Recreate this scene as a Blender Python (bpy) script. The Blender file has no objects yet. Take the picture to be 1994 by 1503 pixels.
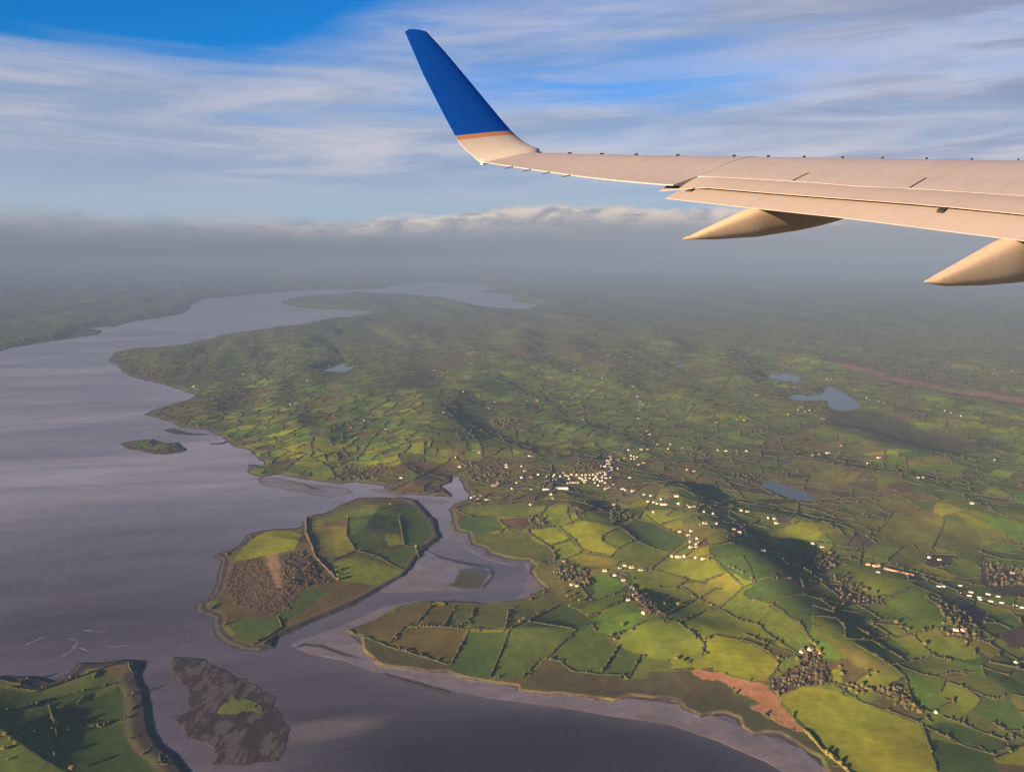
import bpy, bmesh, math, random
import numpy as np
from mathutils import Matrix, Vector

# ------------------------------------------------------------------ camera, sky, sun, exposure
SC = bpy.context.scene
COL = SC.collection
H = 1000.0                       # flying height above the water, metres
FPX, CX, CY = 1600.0, 997.0, 751.5
PITCH = math.radians(8.8)
ROLL = math.radians(0.3)
cp, sp_ = math.cos(PITCH), math.sin(PITCH)
FW = np.array([0, cp, -sp_])
_r0, _u0 = np.array([1.0, 0, 0]), np.array([0, sp_, cp])
RT = _r0 * math.cos(ROLL) + _u0 * math.sin(ROLL)
UP = -_r0 * math.sin(ROLL) + _u0 * math.cos(ROLL)
CAMPOS = np.array([0, 0, H])
cam = bpy.data.cameras.new('camera')
cam.sensor_fit = 'HORIZONTAL'
cam.sensor_width = 36.0
cam.lens = 36.0 * FPX / 1994.0
cam.clip_start = 0.5
cam.clip_end = 300000.0
cam_o = bpy.data.objects.new('camera', cam)
COL.objects.link(cam_o)
cam_o.matrix_world = Matrix(((RT[0], UP[0], -FW[0], 0), (RT[1], UP[1], -FW[1], 0), (RT[2], UP[2], -FW[2], H), (0, 0, 0, 1)))
SC.camera = cam_o

SUN_EL = math.radians(12.0)
SUN_H = np.array([-0.69, -0.72]); SUN_H /= np.linalg.norm(SUN_H)
SUN_DIR = Vector((SUN_H[0] * math.cos(SUN_EL), SUN_H[1] * math.cos(SUN_EL), math.sin(SUN_EL)))
sun = bpy.data.lights.new('sun', 'SUN')
sun.energy = 5.0
sun.angle = math.radians(0.53)
sun.color = (1.0, 0.70, 0.40)
sun_o = bpy.data.objects.new('sun', sun)
COL.objects.link(sun_o)
sun_o.rotation_euler = (-SUN_DIR).to_track_quat('-Z', 'Y').to_euler()
SC.view_settings.view_transform = 'Standard'
SC.view_settings.look = 'None'
SC.view_settings.exposure = 2.12
SC.view_settings.gamma = 1.0
SC.view_settings.use_curve_mapping = False
SC.cycles.use_denoising = True
SC.cycles.denoiser = 'OPENIMAGEDENOISE'
SC.cycles.volume_bounces = 1
SC.cycles.max_bounces = 6
EXPO = 2.0 ** SC.view_settings.exposure

def lin(r, g, b):
    f = lambda v: (v / 255.0) / 12.92 if v / 255.0 <= 0.04045 else ((v / 255.0 + 0.055) / 1.055) ** 2.4
    return (f(r), f(g), f(b))

class NT:
    """small helper for node trees"""
    def __init__(s, tree): s.t = tree; s.n = tree.nodes; s.l = tree.links
    def add(s, kind, **kw):
        nd = s.n.new(kind)
        for k, v in kw.items(): setattr(nd, k, v)
        return nd
    def put(s, sock, v):
        if hasattr(v, 'is_output'): s.l.new(v, sock)
        elif isinstance(v, (tuple, list)) and sock.type == 'RGBA' and len(v) == 3: sock.default_value = (*v, 1)
        else: sock.default_value = v
    def math(s, op, a, b=None, c=None, clamp=False):
        nd = s.add('ShaderNodeMath', operation=op, use_clamp=clamp)
        s.put(nd.inputs[0], a)
        if b is not None: s.put(nd.inputs[1], b)
        if c is not None: s.put(nd.inputs[2], c)
        return nd.outputs[0]
    def mr(s, v, a, b, c=0.0, d=1.0, smooth=True):
        nd = s.add('ShaderNodeMapRange', interpolation_type='SMOOTHSTEP' if smooth else 'LINEAR')
        for i, x in enumerate((v, a, b, c, d)): s.put(nd.inputs[i], x)
        return nd.outputs[0]
    def mix(s, f, a, b, mode='MIX'):
        nd = s.add('ShaderNodeMix', data_type='RGBA', blend_type=mode)
        s.put(nd.inputs['Factor'], f); s.put(nd.inputs[6], a); s.put(nd.inputs[7], b)
        return nd.outputs[2]
    def noise(s, vec, scale, detail=4.0, rough=0.55, dist=0.0):
        nd = s.add('ShaderNodeTexNoise')
        if vec is not None: s.put(nd.inputs['Vector'], vec)
        s.put(nd.inputs['Scale'], scale); s.put(nd.inputs['Detail'], detail)
        s.put(nd.inputs['Roughness'], rough); s.put(nd.inputs['Distortion'], dist)
        return nd.outputs['Fac']
    def vec(s, x, y, z):
        nd = s.add('ShaderNodeCombineXYZ')
        s.put(nd.inputs[0], x); s.put(nd.inputs[1], y); s.put(nd.inputs[2], z)
        return nd.outputs[0]
    def sep(s, v):
        nd = s.add('ShaderNodeSeparateXYZ'); s.put(nd.inputs[0], v)
        return nd.outputs

# sky: Nishita air with two cloud decks (a high streaky one, a low cumulus bank on the horizon)
world = bpy.data.worlds.new('World')
SC.world = world
world.use_nodes = True
w = NT(world.node_tree)
w.n.clear()
out = w.add('ShaderNodeOutputWorld')
bg = w.add('ShaderNodeBackground')
SKYS = 0.085
bg.inputs['Strength'].default_value = SKYS
w.l.new(bg.outputs[0], out.inputs['Surface'])
sky = w.add('ShaderNodeTexSky', sky_type='NISHITA')
sky.sun_disc = False
sky.sun_elevation = SUN_EL
sky.sun_rotation = math.atan2(SUN_DIR.x, SUN_DIR.y)
sky.altitude = 1000.0
sky.air_density = 1.0
sky.dust_density = 0.3
sky.ozone_density = 3.0
def cl(r, g, b, k=1.0):      # a cloud's radiance, so that it renders as this display colour
    return tuple(v * k / EXPO / SKYS for v in lin(r, g, b))
d = w.add('ShaderNodeTexCoord').outputs['Generated']
dx, dy, dz = w.sep(d)
el = w.math('MULTIPLY', w.math('ARCSINE', dz), 57.2958)               # elevation, degrees
az = w.math('MULTIPLY', w.math('ARCTAN2', dx, dy), 57.2958)           # azimuth from the view, degrees
elc = w.math('MAXIMUM', el, 0.0)
tilt = w.math('MULTIPLY_ADD', az, -0.018, el)
deck = w.vec(w.math('MULTIPLY', az, 0.034), w.math('MULTIPLY', tilt, 0.36), 0.7)
n1 = w.noise(deck, 1.0, 6.0, 0.60, 0.55)
n2 = w.noise(w.vec(w.math('MULTIPLY', az, 0.022), w.math('MULTIPLY', tilt, 0.20), 4.1), 1.0, 3.0, 0.5, 0.6)
thick = w.math('MULTIPLY_ADD', n1, 0.85, w.math('MULTIPLY', n2, 0.75))
veil = w.mr(el, 11.5, 3.5, 0.0, 0.42)
edge = w.math('ADD', w.math('MULTIPLY_ADD', az, 0.05, 13.4), w.mr(az, -18.0, -4.0, 0.0, 4.0))
gapl = w.mr(w.math('SUBTRACT', w.math('MULTIPLY_ADD', n1, 11.0, w.math('SUBTRACT', el, 5.5)), edge), -1.8, 2.6)
gapr = w.math('MULTIPLY', w.math('MULTIPLY', w.mr(el, 9.2, 10.4), w.mr(el, 13.0, 11.4)), w.math('MULTIPLY', w.mr(az, -8.0, 0.0), w.mr(az, 26.0, 12.0)))
lift = w.math('MULTIPLY', w.mr(az, 8.0, -12.0), w.mr(el, 14.0, 11.0))
cover = w.math('ADD', thick, veil)
cover = w.math('SUBTRACT', cover, w.math('MULTIPLY', gapl, 0.68))
cover = w.math('SUBTRACT', cover, w.math('MULTIPLY', gapr, 0.06))
cover = w.math('ADD', cover, w.math('MULTIPLY', lift, 0.16))
cover = w.math('ADD', cover, w.math('MULTIPLY', w.mr(az, 8.0, 26.0), 0.16))
mask = w.math('MULTIPLY', w.mr(cover, 0.40, 1.08), 0.93)
n3 = w.noise(w.vec(w.math('MULTIPLY', az, 0.05), w.math('MULTIPLY', tilt, 0.42), 3.3), 1.0, 5.0, 0.6, 0.6)
deckcol = w.mix(w.mr(n3, 0.33, 0.66), cl(154, 169, 195), cl(203, 199, 206))
dusk = w.math('MULTIPLY', w.mr(az, 6.0, 28.0), w.mr(n1, 0.45, 0.62))
deckcol = w.mix(w.math('MULTIPLY', dusk, 0.75), deckcol, cl(138, 147, 178))
deckcol = w.mix(w.mr(el, 6.5, 3.0), deckcol, cl(168, 183, 200))
air = w.mix(1.0, sky.outputs[0], (0.035, 0.265, 0.46), 'MULTIPLY')
col = w.mix(mask, air, deckcol)
# cumulus bank on the horizon
bumps = w.noise(w.vec(w.math('MULTIPLY', az, 0.16), w.math('MULTIPLY', el, 0.25), 7.7), 1.0, 5.0, 0.62, 0.0)
rise = w.math('MULTIPLY_ADD', w.mr(az, -16.0, 4.0), 0.9, 2.55)
top = w.math('ADD', rise, w.math('MULTIPLY', w.math('SUBTRACT', bumps, 0.5), 1.7))
below = w.math('SUBTRACT', top, el)
bank = w.mr(below, w.math('MULTIPLY', w.mr(az, -22.0, 0.0, 0.55, 0.2), -1.0), w.mr(az, -22.0, 0.0, 0.7, 0.35))
puff = w.noise(w.vec(w.math('MULTIPLY', az, 0.34), w.math('MULTIPLY', el, 0.95), 1.2), 1.0, 6.0, 0.6, 0.4)
lit = w.math('MULTIPLY', w.math('MULTIPLY', w.mr(below, 1.5, 0.1), w.mr(puff, 0.36, 0.60)), w.mr(az, -24.0, -2.0, 0.15, 1.0))
side = w.mr(az, -20.0, 28.0, 0.0, 1.0)
bankcol = w.mix(side, cl(149, 156, 170), cl(160, 163, 171))
bankcol = w.mix(w.mr(below, 0.2, 2.6), bankcol, w.mix(side, cl(138, 148, 164), cl(156, 160, 168)))
puff2 = w.noise(w.vec(w.math('MULTIPLY', az, 0.20), w.math('MULTIPLY', el, 0.80), 5.5), 1.0, 5.0, 0.62, 0.5)
bankcol = w.mix(w.math('MULTIPLY', w.math('MULTIPLY', w.mr(puff2, 0.40, 0.68), w.mr(below, 2.6, 0.3)), w.mr(az, -26.0, 10.0, 0.35, 0.75)), bankcol, cl(184, 181, 185))
bankcol = w.mix(w.math('MULTIPLY', lit, 0.95), bankcol, cl(222, 207, 198))
col = w.mix(bank, col, bankcol)
# air below the cloud base: grey murk down to the horizon
murk = w.mix(w.mr(az, -30.0, 34.0), cl(126, 135, 150), cl(150, 157, 167))
col = w.mix(w.mr(el, 2.6, 0.0), col, murk)
w.l.new(col, bg.inputs['Color'])

# ------------------------------------------------------------------ helpers
RNG = np.random.default_rng(11)
random.seed(5)

def tag(o, label=None, cat=None, group=None, kind=None):
    if label: o['label'] = label
    if cat: o['category'] = cat
    if group: o['group'] = group
    if kind: o['kind'] = kind
    return o

def mesh_obj(name, verts, faces, mats=(), parent=None, midx=None, smooth=False):
    me = bpy.data.meshes.new(name)
    me.from_pydata([tuple(map(float, v)) for v in verts], [], [tuple(map(int, f)) for f in faces])
    for m in mats: me.materials.append(m)
    if midx is not None: me.polygons.foreach_set('material_index', np.asarray(midx, dtype=np.int32))
    if smooth: me.polygons.foreach_set('use_smooth', np.ones(len(faces), dtype=bool))
    me.update()
    o = bpy.data.objects.new(name, me)
    COL.objects.link(o)
    if parent is not None: o.parent = parent
    return o

def fast_mesh(name, V, F, mats=(), parent=None, smooth=False):
    """numpy vertices and equal-sided faces"""
    V = np.asarray(V, dtype=np.float32); F = np.asarray(F, dtype=np.int32)
    me = bpy.data.meshes.new(name)
    k = F.shape[1]
    me.vertices.add(len(V)); me.vertices.foreach_set('co', V.ravel())
    me.loops.add(F.size); me.loops.foreach_set('vertex_index', F.ravel())
    me.polygons.add(len(F))
    me.polygons.foreach_set('loop_start', np.arange(0, F.size, k, dtype=np.int32))
    if smooth: me.polygons.foreach_set('use_smooth', np.ones(len(F), dtype=bool))
    for m in mats: me.materials.append(m)
    me.update(calc_edges=True)
    o = bpy.data.objects.new(name, me)
    COL.objects.link(o)
    if parent is not None: o.parent = parent
    return o

def material(name, base, rough=0.8, spec=0.3, metal=0.0, var=0.0, scale=1.0, var_col=None, coat=0.0):
    m = bpy.data.materials.new(name); m.use_nodes = True
    n = NT(m.node_tree)
    b = n.n['Principled BSDF']
    b.inputs['Roughness'].default_value = rough
    b.inputs['Specular IOR Level'].default_value = spec
    b.inputs['Metallic'].default_value = metal
    b.inputs['Coat Weight'].default_value = coat
    if var > 0:
        p = n.add('ShaderNodeTexCoord').outputs['Object']
        f = n.noise(p, scale, 4.0, 0.6)
        c2 = var_col or tuple(v * (1 - var) for v in base)
        c1 = tuple(min(1, v * (1 + var)) for v in base)
        n.l.new(n.mix(n.mr(f, 0.3, 0.7), c1, c2), b.inputs['Base Color'])
    else:
        b.inputs['Base Color'].default_value = (*base, 1)
    return m

# value noise on the plane, vectorised
def _hash(ix, iy, seed):
    n = (ix.astype(np.int64) * 374761393 + iy.astype(np.int64) * 668265263 + seed * 1442695041) & 0xFFFFFFFF
    n = ((n ^ (n >> 13)) * 1274126177) & 0xFFFFFFFF
    n = (n ^ (n >> 16)) & 0xFFFFFFFF
    return n.astype(np.float64) / 4294967295.0
def vnoise(x, y, seed=0):
    ix = np.floor(x); iy = np.floor(y)
    fx = x - ix; fy = y - iy
    fx = fx * fx * fx * (fx * (fx * 6 - 15) + 10); fy = fy * fy * fy * (fy * (fy * 6 - 15) + 10)
    a = _hash(ix, iy, seed); b = _hash(ix + 1, iy, seed); c = _hash(ix, iy + 1, seed); e = _hash(ix + 1, iy + 1, seed)
    return (a + (b - a) * fx) * (1 - fy) + (c + (e - c) * fx) * fy
def fbm(x, y, seed=0, octv=4, gain=0.5):
    s = 0.0; a = 1.0; t = 0.0
    for k in range(octv):
        s = s + a * vnoise(x * 2 ** k + 17.3 * k, y * 2 ** k - 9.1 * k, seed + k); t += a; a *= gain
    return s / t

def sstep(e0, e1, x):
    t = np.clip((x - e0) / (e1 - e0), 0, 1)
    return t * t * (3 - 2 * t)

def rays(px, py):
    a = (np.asarray(px, float) - CX) / FPX; b = -(np.asarray(py, float) - CY) / FPX
    return FW + a[..., None] * RT + b[..., None] * UP
def ground(pts, z=0.0):
    """photo pixels -> points on the level z"""
    pts = np.asarray(pts, float).reshape(-1, 2)
    dd = rays(pts[:, 0], pts[:, 1])
    t = (np.asarray(z) - H) / dd[:, 2]
    return (CAMPOS + dd * t[:, None])[:, :2]

def inside(poly, x, y):
    poly = np.asarray(poly); r = np.zeros(x.shape, bool)
    x0, y0 = poly[-1]
    for x1, y1 in poly:
        if y0 != y1:
            c = ((y1 > y) != (y0 > y)) & (x < (x0 - x1) * (y - y1) / (y0 - y1) + x1)
            r ^= c
        x0, y0 = x1, y1
    return r
def seg_dist(poly, x, y, closed=True):
    poly = np.asarray(poly, float); best = np.full(x.shape, 1e18)
    n = len(poly)
    for i in range(n if closed else n - 1):
        ax, ay = poly[i]; bx, by = poly[(i + 1) % n]
        ex, ey = bx - ax, by - ay
        L = ex * ex + ey * ey + 1e-9
        t = np.clip(((x - ax) * ex + (y - ay) * ey) / L, 0, 1)
        q = (x - ax - t * ex) ** 2 + (y - ay - t * ey) ** 2
        np.minimum(best, q, out=best)
    return np.sqrt(best)

# ------------------------------------------------------------------ coast, traced in the photograph
SEA_PX = [(-1500, 2000), (-1500, 900), (-500, 760), (-150, 708), (0, 684), (21, 677), (56, 672), (95, 665), (158, 656), (190, 651), (200, 644), (165, 640), (225, 635), (260, 625), (316, 618), (355, 611), (372, 600), (369, 597), (397, 582), (456, 577), (527, 570), (597, 565), (667, 563), (747, 562), (775, 554), (846, 549), (937, 554), (965, 561), (937, 569), (1004, 575), (993, 586), (1053, 594), (1021, 603), (951, 598), (916, 593), (860, 579), (790, 573), (705, 572), (600, 575), (551, 584), (548, 590), (576, 598), (632, 602), (690, 603), (733, 607), (681, 618), (600, 628), (558, 639), (502, 642), (425, 654), (414, 660), (383, 665), (351, 672), (298, 677), (256, 679), (225, 686), (211, 704), (228, 709), (239, 725), (253, 732), (277, 739), (323, 749), (355, 760), (381, 768), (372, 777), (323, 790), (302, 797), (281, 807), (309, 814), (337, 823), (351, 832), (375, 834), (405, 836), (414, 842), (435, 851), (456, 869), (488, 876), (495, 886), (516, 900), (512, 909), (488, 904), (484, 921), (509, 928), (544, 923), (597, 933), (667, 942), (690, 938), (751, 946), (751, 960), (790, 962), (881, 967), (860, 946), (877, 939), (881, 926), (895, 928), (902, 946), (916, 963), (912, 972), (891, 979), (877, 990), (881, 1007), (888, 1032), (912, 1039), (919, 1060), (944, 1067), (954, 1079), (997, 1089), (1028, 1091), (1039, 1102), (1032, 1112), (1042, 1130), (1063, 1147), (1035, 1156), (1014, 1167), (951, 1174), (898, 1172), (846, 1170), (818, 1170), (775, 1179), (751, 1191), (716, 1211), (674, 1226), (677, 1235), (698, 1242), (702, 1267), (719, 1284), (740, 1298), (797, 1305), (825, 1311), (867, 1312), (916, 1326), (969, 1333), (1004, 1339), (1000, 1347), (1056, 1354), (1091, 1354), (1144, 1361), (1197, 1368), (1232, 1358), (1267, 1361), (1294, 1363), (1315, 1367), (1326, 1383), (1345, 1390), (1364, 1400), (1385, 1393), (1410, 1390), (1434, 1400), (1441, 1418), (1466, 1435), (1492, 1430), (1519, 1432), (1547, 1449), (1561, 1460), (1592, 1477), (1606, 1503), (1640, 1600), (1700, 2000)]
ISLE_PX = [(786, 969), (698, 969), (670, 981), (632, 1000), (604, 1005), (583, 1028), (545, 1030), (509, 1033), (481, 1042), (467, 1063), (440, 1074), (418, 1081), (432, 1091), (428, 1116), (418, 1151), (407, 1168), (383, 1175), (386, 1190), (418, 1204), (419, 1232), (439, 1253), (470, 1265), (505, 1268), (533, 1260), (541, 1242), (576, 1225), (640, 1198), (700, 1172), (740, 1149), (793, 1119), (811, 1095), (832, 1068), (860, 1046), (846, 1011), (835, 1000), (822, 985), (811, 974)]
ISLET_PX = [(235, 863), (260, 858), (298, 856), (319, 863), (344, 862), (363, 876), (351, 881), (319, 885), (281, 879), (246, 872)]
NEAR_PX = [(-400, 1290), (-100, 1312), (0, 1318), (56, 1316), (105, 1326), (140, 1309), (154, 1291), (197, 1291), (246, 1283), (277, 1288), (279, 1305), (270, 1318), (284, 1345), (291, 1369), (291, 1400), (299, 1432), (312, 1448), (337, 1467), (365, 1503), (420, 1640), (-500, 1640)]
REEF_PX = [(337, 1277), (397, 1281), (439, 1302), (498, 1333), (530, 1361), (548, 1397), (562, 1421), (562, 1453), (540, 1481), (474, 1491), (418, 1491), (414, 1460), (369, 1435), (337, 1397), (365, 1379), (365, 1351), (344, 1326), (330, 1298)]
SEA = ground(SEA_PX)
SEA = np.vstack([SEA, [(900, -4000), (-9000, -4000)]])
ISLES = [ground(p) for p in (ISLE_PX, ISLET_PX, NEAR_PX)]
REEF = ground(REEF_PX)
LAKES_PX = [
    [(621, 723), (640, 717), (660, 712), (669, 707), (672, 716), (693, 711), (684, 719), (667, 725)],
    [(1491, 733), (1505, 728), (1536, 727), (1550, 732), (1561, 739), (1554, 746), (1519, 744)],
    [(1531, 772), (1547, 767), (1575, 770), (1603, 768), (1606, 758), (1613, 750), (1631, 758), (1645, 766), (1659, 774), (1684, 793), (1652, 800), (1627, 800), (1610, 790), (1613, 781), (1603, 779), (1554, 781)],
    [(1477, 944), (1498, 935), (1520, 940), (1540, 947), (1575, 960), (1596, 974), (1554, 976), (1519, 963)],
    [(1314, 713), (1325, 709), (1340, 713), (1328, 716)]]

def smooth_poly(poly, n=2):
    p = np.asarray(poly)
    for _ in range(n):
        q = np.roll(p, -1, 0)
        p = np.stack([p * .75 + q * .25, p * .25 + q * .75], 1).reshape(-1, 2)
    return p

# ridges: crest from pixel to pixel, half width and height in metres
RIDGES = [((-70, 1330), (-50, 1490), 190, 45), ((1010, 1190), (1040, 1230), 90, 8), ((1310, 968), (1440, 1120), 165, 44), ((1440, 1120), (1640, 1290), 140, 36), ((1480, 1000), (1600, 1030), 130, 24),  # first ridge, off to the left, added to shade the near shore
          ((845, 780), (862, 890), 230, 40), ((1015, 650), (1000, 730), 280, 75), ((1105, 655), (1115, 700), 260, 70),
          ((1210, 670), (1195, 760), 230, 55), ((1405, 680), (1430, 745), 240, 70), ((1275, 640), (1310, 690), 260, 65),
          ((700, 985), (690, 1090), 175, 16), ((560, 1050), (520, 1130), 110, 16), ((905, 690), (930, 770), 220, 45), ((1760, 940), (1880, 1000), 180, 42),
          ((1660, 850), (1810, 900), 200, 45), ((1130, 830), (1195, 860), 140, 26), ((1225, 1190), (1300, 1290), 120, 26),
          ((1395, 1250), (1480, 1290), 100, 20), ((1120, 1000), (1190, 1060), 140, 22), ((1570, 1390), (1720, 1480), 120, 22),
          ((1730, 1140), (1850, 1210), 140, 24), ((1000, 880), (1090, 900), 140, 20), ((770, 720), (700, 790), 260, 34),
          ((520, 690), (420, 700), 260, 30), ((1600, 900), (1680, 930), 150, 25), ((1840, 1250), (1960, 1340), 130, 22), ((1560, 700), (1640, 730), 250, 40),
          ((930, 1180), (1080, 1240), 110, 10), ((1330, 760), (1400, 800), 200, 35), ((640, 850), (560, 880), 150, 25)]
RID = []
for a, b, wd, hh in RIDGES:
    A, B = ground([a, b], 25.0)
    RID.append((A, B, wd, hh))

LAKE_XY = []; LAKE_Z = []

def coast(x, y):
    """signed distance to the shore: + on land"""
    sea = inside(SEA, x, y)
    dist = seg_dist(SEA[:-2], x, y, closed=False)
    r = np.where(sea, -dist, dist)
    for p in ISLES:
        i = inside(p, x, y); e = seg_dist(p, x, y)
        r = np.maximum(r, np.where(i, e, -e))
    return r

def hills(x, y):
    rr = np.hypot(x, y)
    f = sstep(1500, 7000, rr)
    h = 13 * fbm(x / 420, y / 620, 3, 3) + 5.5 * fbm(x / 130, y / 230, 8, 3) * sstep(1500, 2600, rr) + (32 + 36 * f) * np.maximum(fbm((x + .25 * y) / 640, y / 2700, 21, 3) - .36, 0) * 2
    h = h + 60 * sstep(9000, 25000, rr) * fbm(x / 2600, y / 3600, 40, 3)
    for A, B, wd, hh in RID:
        ex, ey = B - A; L = ex * ex + ey * ey
        t = np.clip(((x - A[0]) * ex + (y - A[1]) * ey) / L, 0, 1)
        q = (x - A[0] - t * ex) ** 2 + (y - A[1] - t * ey) ** 2
        q = q / (wd * wd)
        m = q < 12
        h = h + np.where(m, (1.2 - .4 * f) * hh * np.exp(-q), 0)
    return h

def terrain_z(x, y, dist=None, lakes=True):
    x = np.asarray(x, float); y = np.asarray(y, float)
    if dist is None: dist = coast(x, y)
    wob = 15 * (fbm(x / 42, y / 42, 60, 4, .6) - .5) * np.clip(np.hypot(x, y) / 2500, .5, 3)
    dd = dist + wob
    land = 1.2 + 3.2 * sstep(0, 14, dd) + hills(x, y) * sstep(0, 420, dd) * .95
    z = np.where(dd > 0, .25 + (land - .25) * sstep(0, 9, dd), np.maximum(-6, dd * .05 + .25))
    if lakes:
        for P, lz in zip(LAKE_XY, LAKE_Z):
            c = P.mean(0); R = np.abs(P - c).max() * 1.5 + 250
            m = (np.abs(x - c[0]) < R) & (np.abs(y - c[1]) < R)
            if m.any():
                xm, ym = x[m], y[m]
                i = inside(P, xm, ym); e = seg_dist(P, xm, ym)
                sd = np.where(i, -e, e)
                k = sstep(160, 12, sd)
                z[m] = np.where(i, lz - np.minimum(2.5, .1 * e), z[m] * (1 - k) + (lz + .6 + np.minimum(np.maximum(sd, 0), 30) * .05) * k)
    return z

def on_land(pts, it=4):
    """photo pixels -> points on the terrain"""
    pts = np.asarray(pts, float).reshape(-1, 2)
    z = np.full(len(pts), 10.0)
    for _ in range(it):
        p = ground(pts, z)
        z = .3 * z + .7 * terrain_z(p[:, 0], p[:, 1])
    p = ground(pts, z)
    return np.column_stack([p, terrain_z(p[:, 0], p[:, 1])])

for lp in LAKES_PX:
    P = on_land([np.mean(lp, 0)])[0]
    z = max(3.0, P[2] - 6)
    LAKE_Z.append(z)
    LAKE_XY.append(smooth_poly(ground(lp, z), 2))
# ------------------------------------------------------------------ fields and hedges, traced; tile(origin, zoom) turns enlarged coordinates back into photo pixels
def tile(ox, oy, s): return lambda L: [(ox + a / s, oy + b / s) for a, b in L]
T1 = tile(860, 960, 4.154); T2 = tile(1180, 980, 4.985); T3 = tile(1520, 980, 4.207); T4 = tile(1280, 1203, 4.985)
T5 = tile(1594, 1203, 4.985); T6 = tile(380, 940, 3.835); T7 = tile(660, 1140, 4.154); C5 = tile(0, 1000, 2.849)
C4 = tile(1294, 500, 2.849); C3 = tile(600, 500, 2.849); C2 = tile(0, 500, 2.849); C7 = tile(1294, 1000, 2.849); C8 = tile(900, 780, 3.988); C6 = tile(600, 1000, 2.849)
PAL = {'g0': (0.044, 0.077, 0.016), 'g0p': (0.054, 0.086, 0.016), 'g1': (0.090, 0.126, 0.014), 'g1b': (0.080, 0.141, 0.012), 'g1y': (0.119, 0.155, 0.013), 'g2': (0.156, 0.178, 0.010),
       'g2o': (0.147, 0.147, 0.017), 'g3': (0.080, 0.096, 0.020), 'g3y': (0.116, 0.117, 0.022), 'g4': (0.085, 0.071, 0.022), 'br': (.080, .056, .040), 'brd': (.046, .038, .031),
       'bog': (.160, .092, .066), 'reed': (.25, .135, .068), 'tan': (0.220, 0.155, 0.080), 'marsh': (0.060, 0.058, 0.026), 'mud': (0.155, 0.132, 0.140), 'mudd': (0.050, 0.043, 0.045), 'rock': (0.040, 0.036, 0.036), 'tanlow': (0.150, 0.110, 0.070)}
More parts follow.
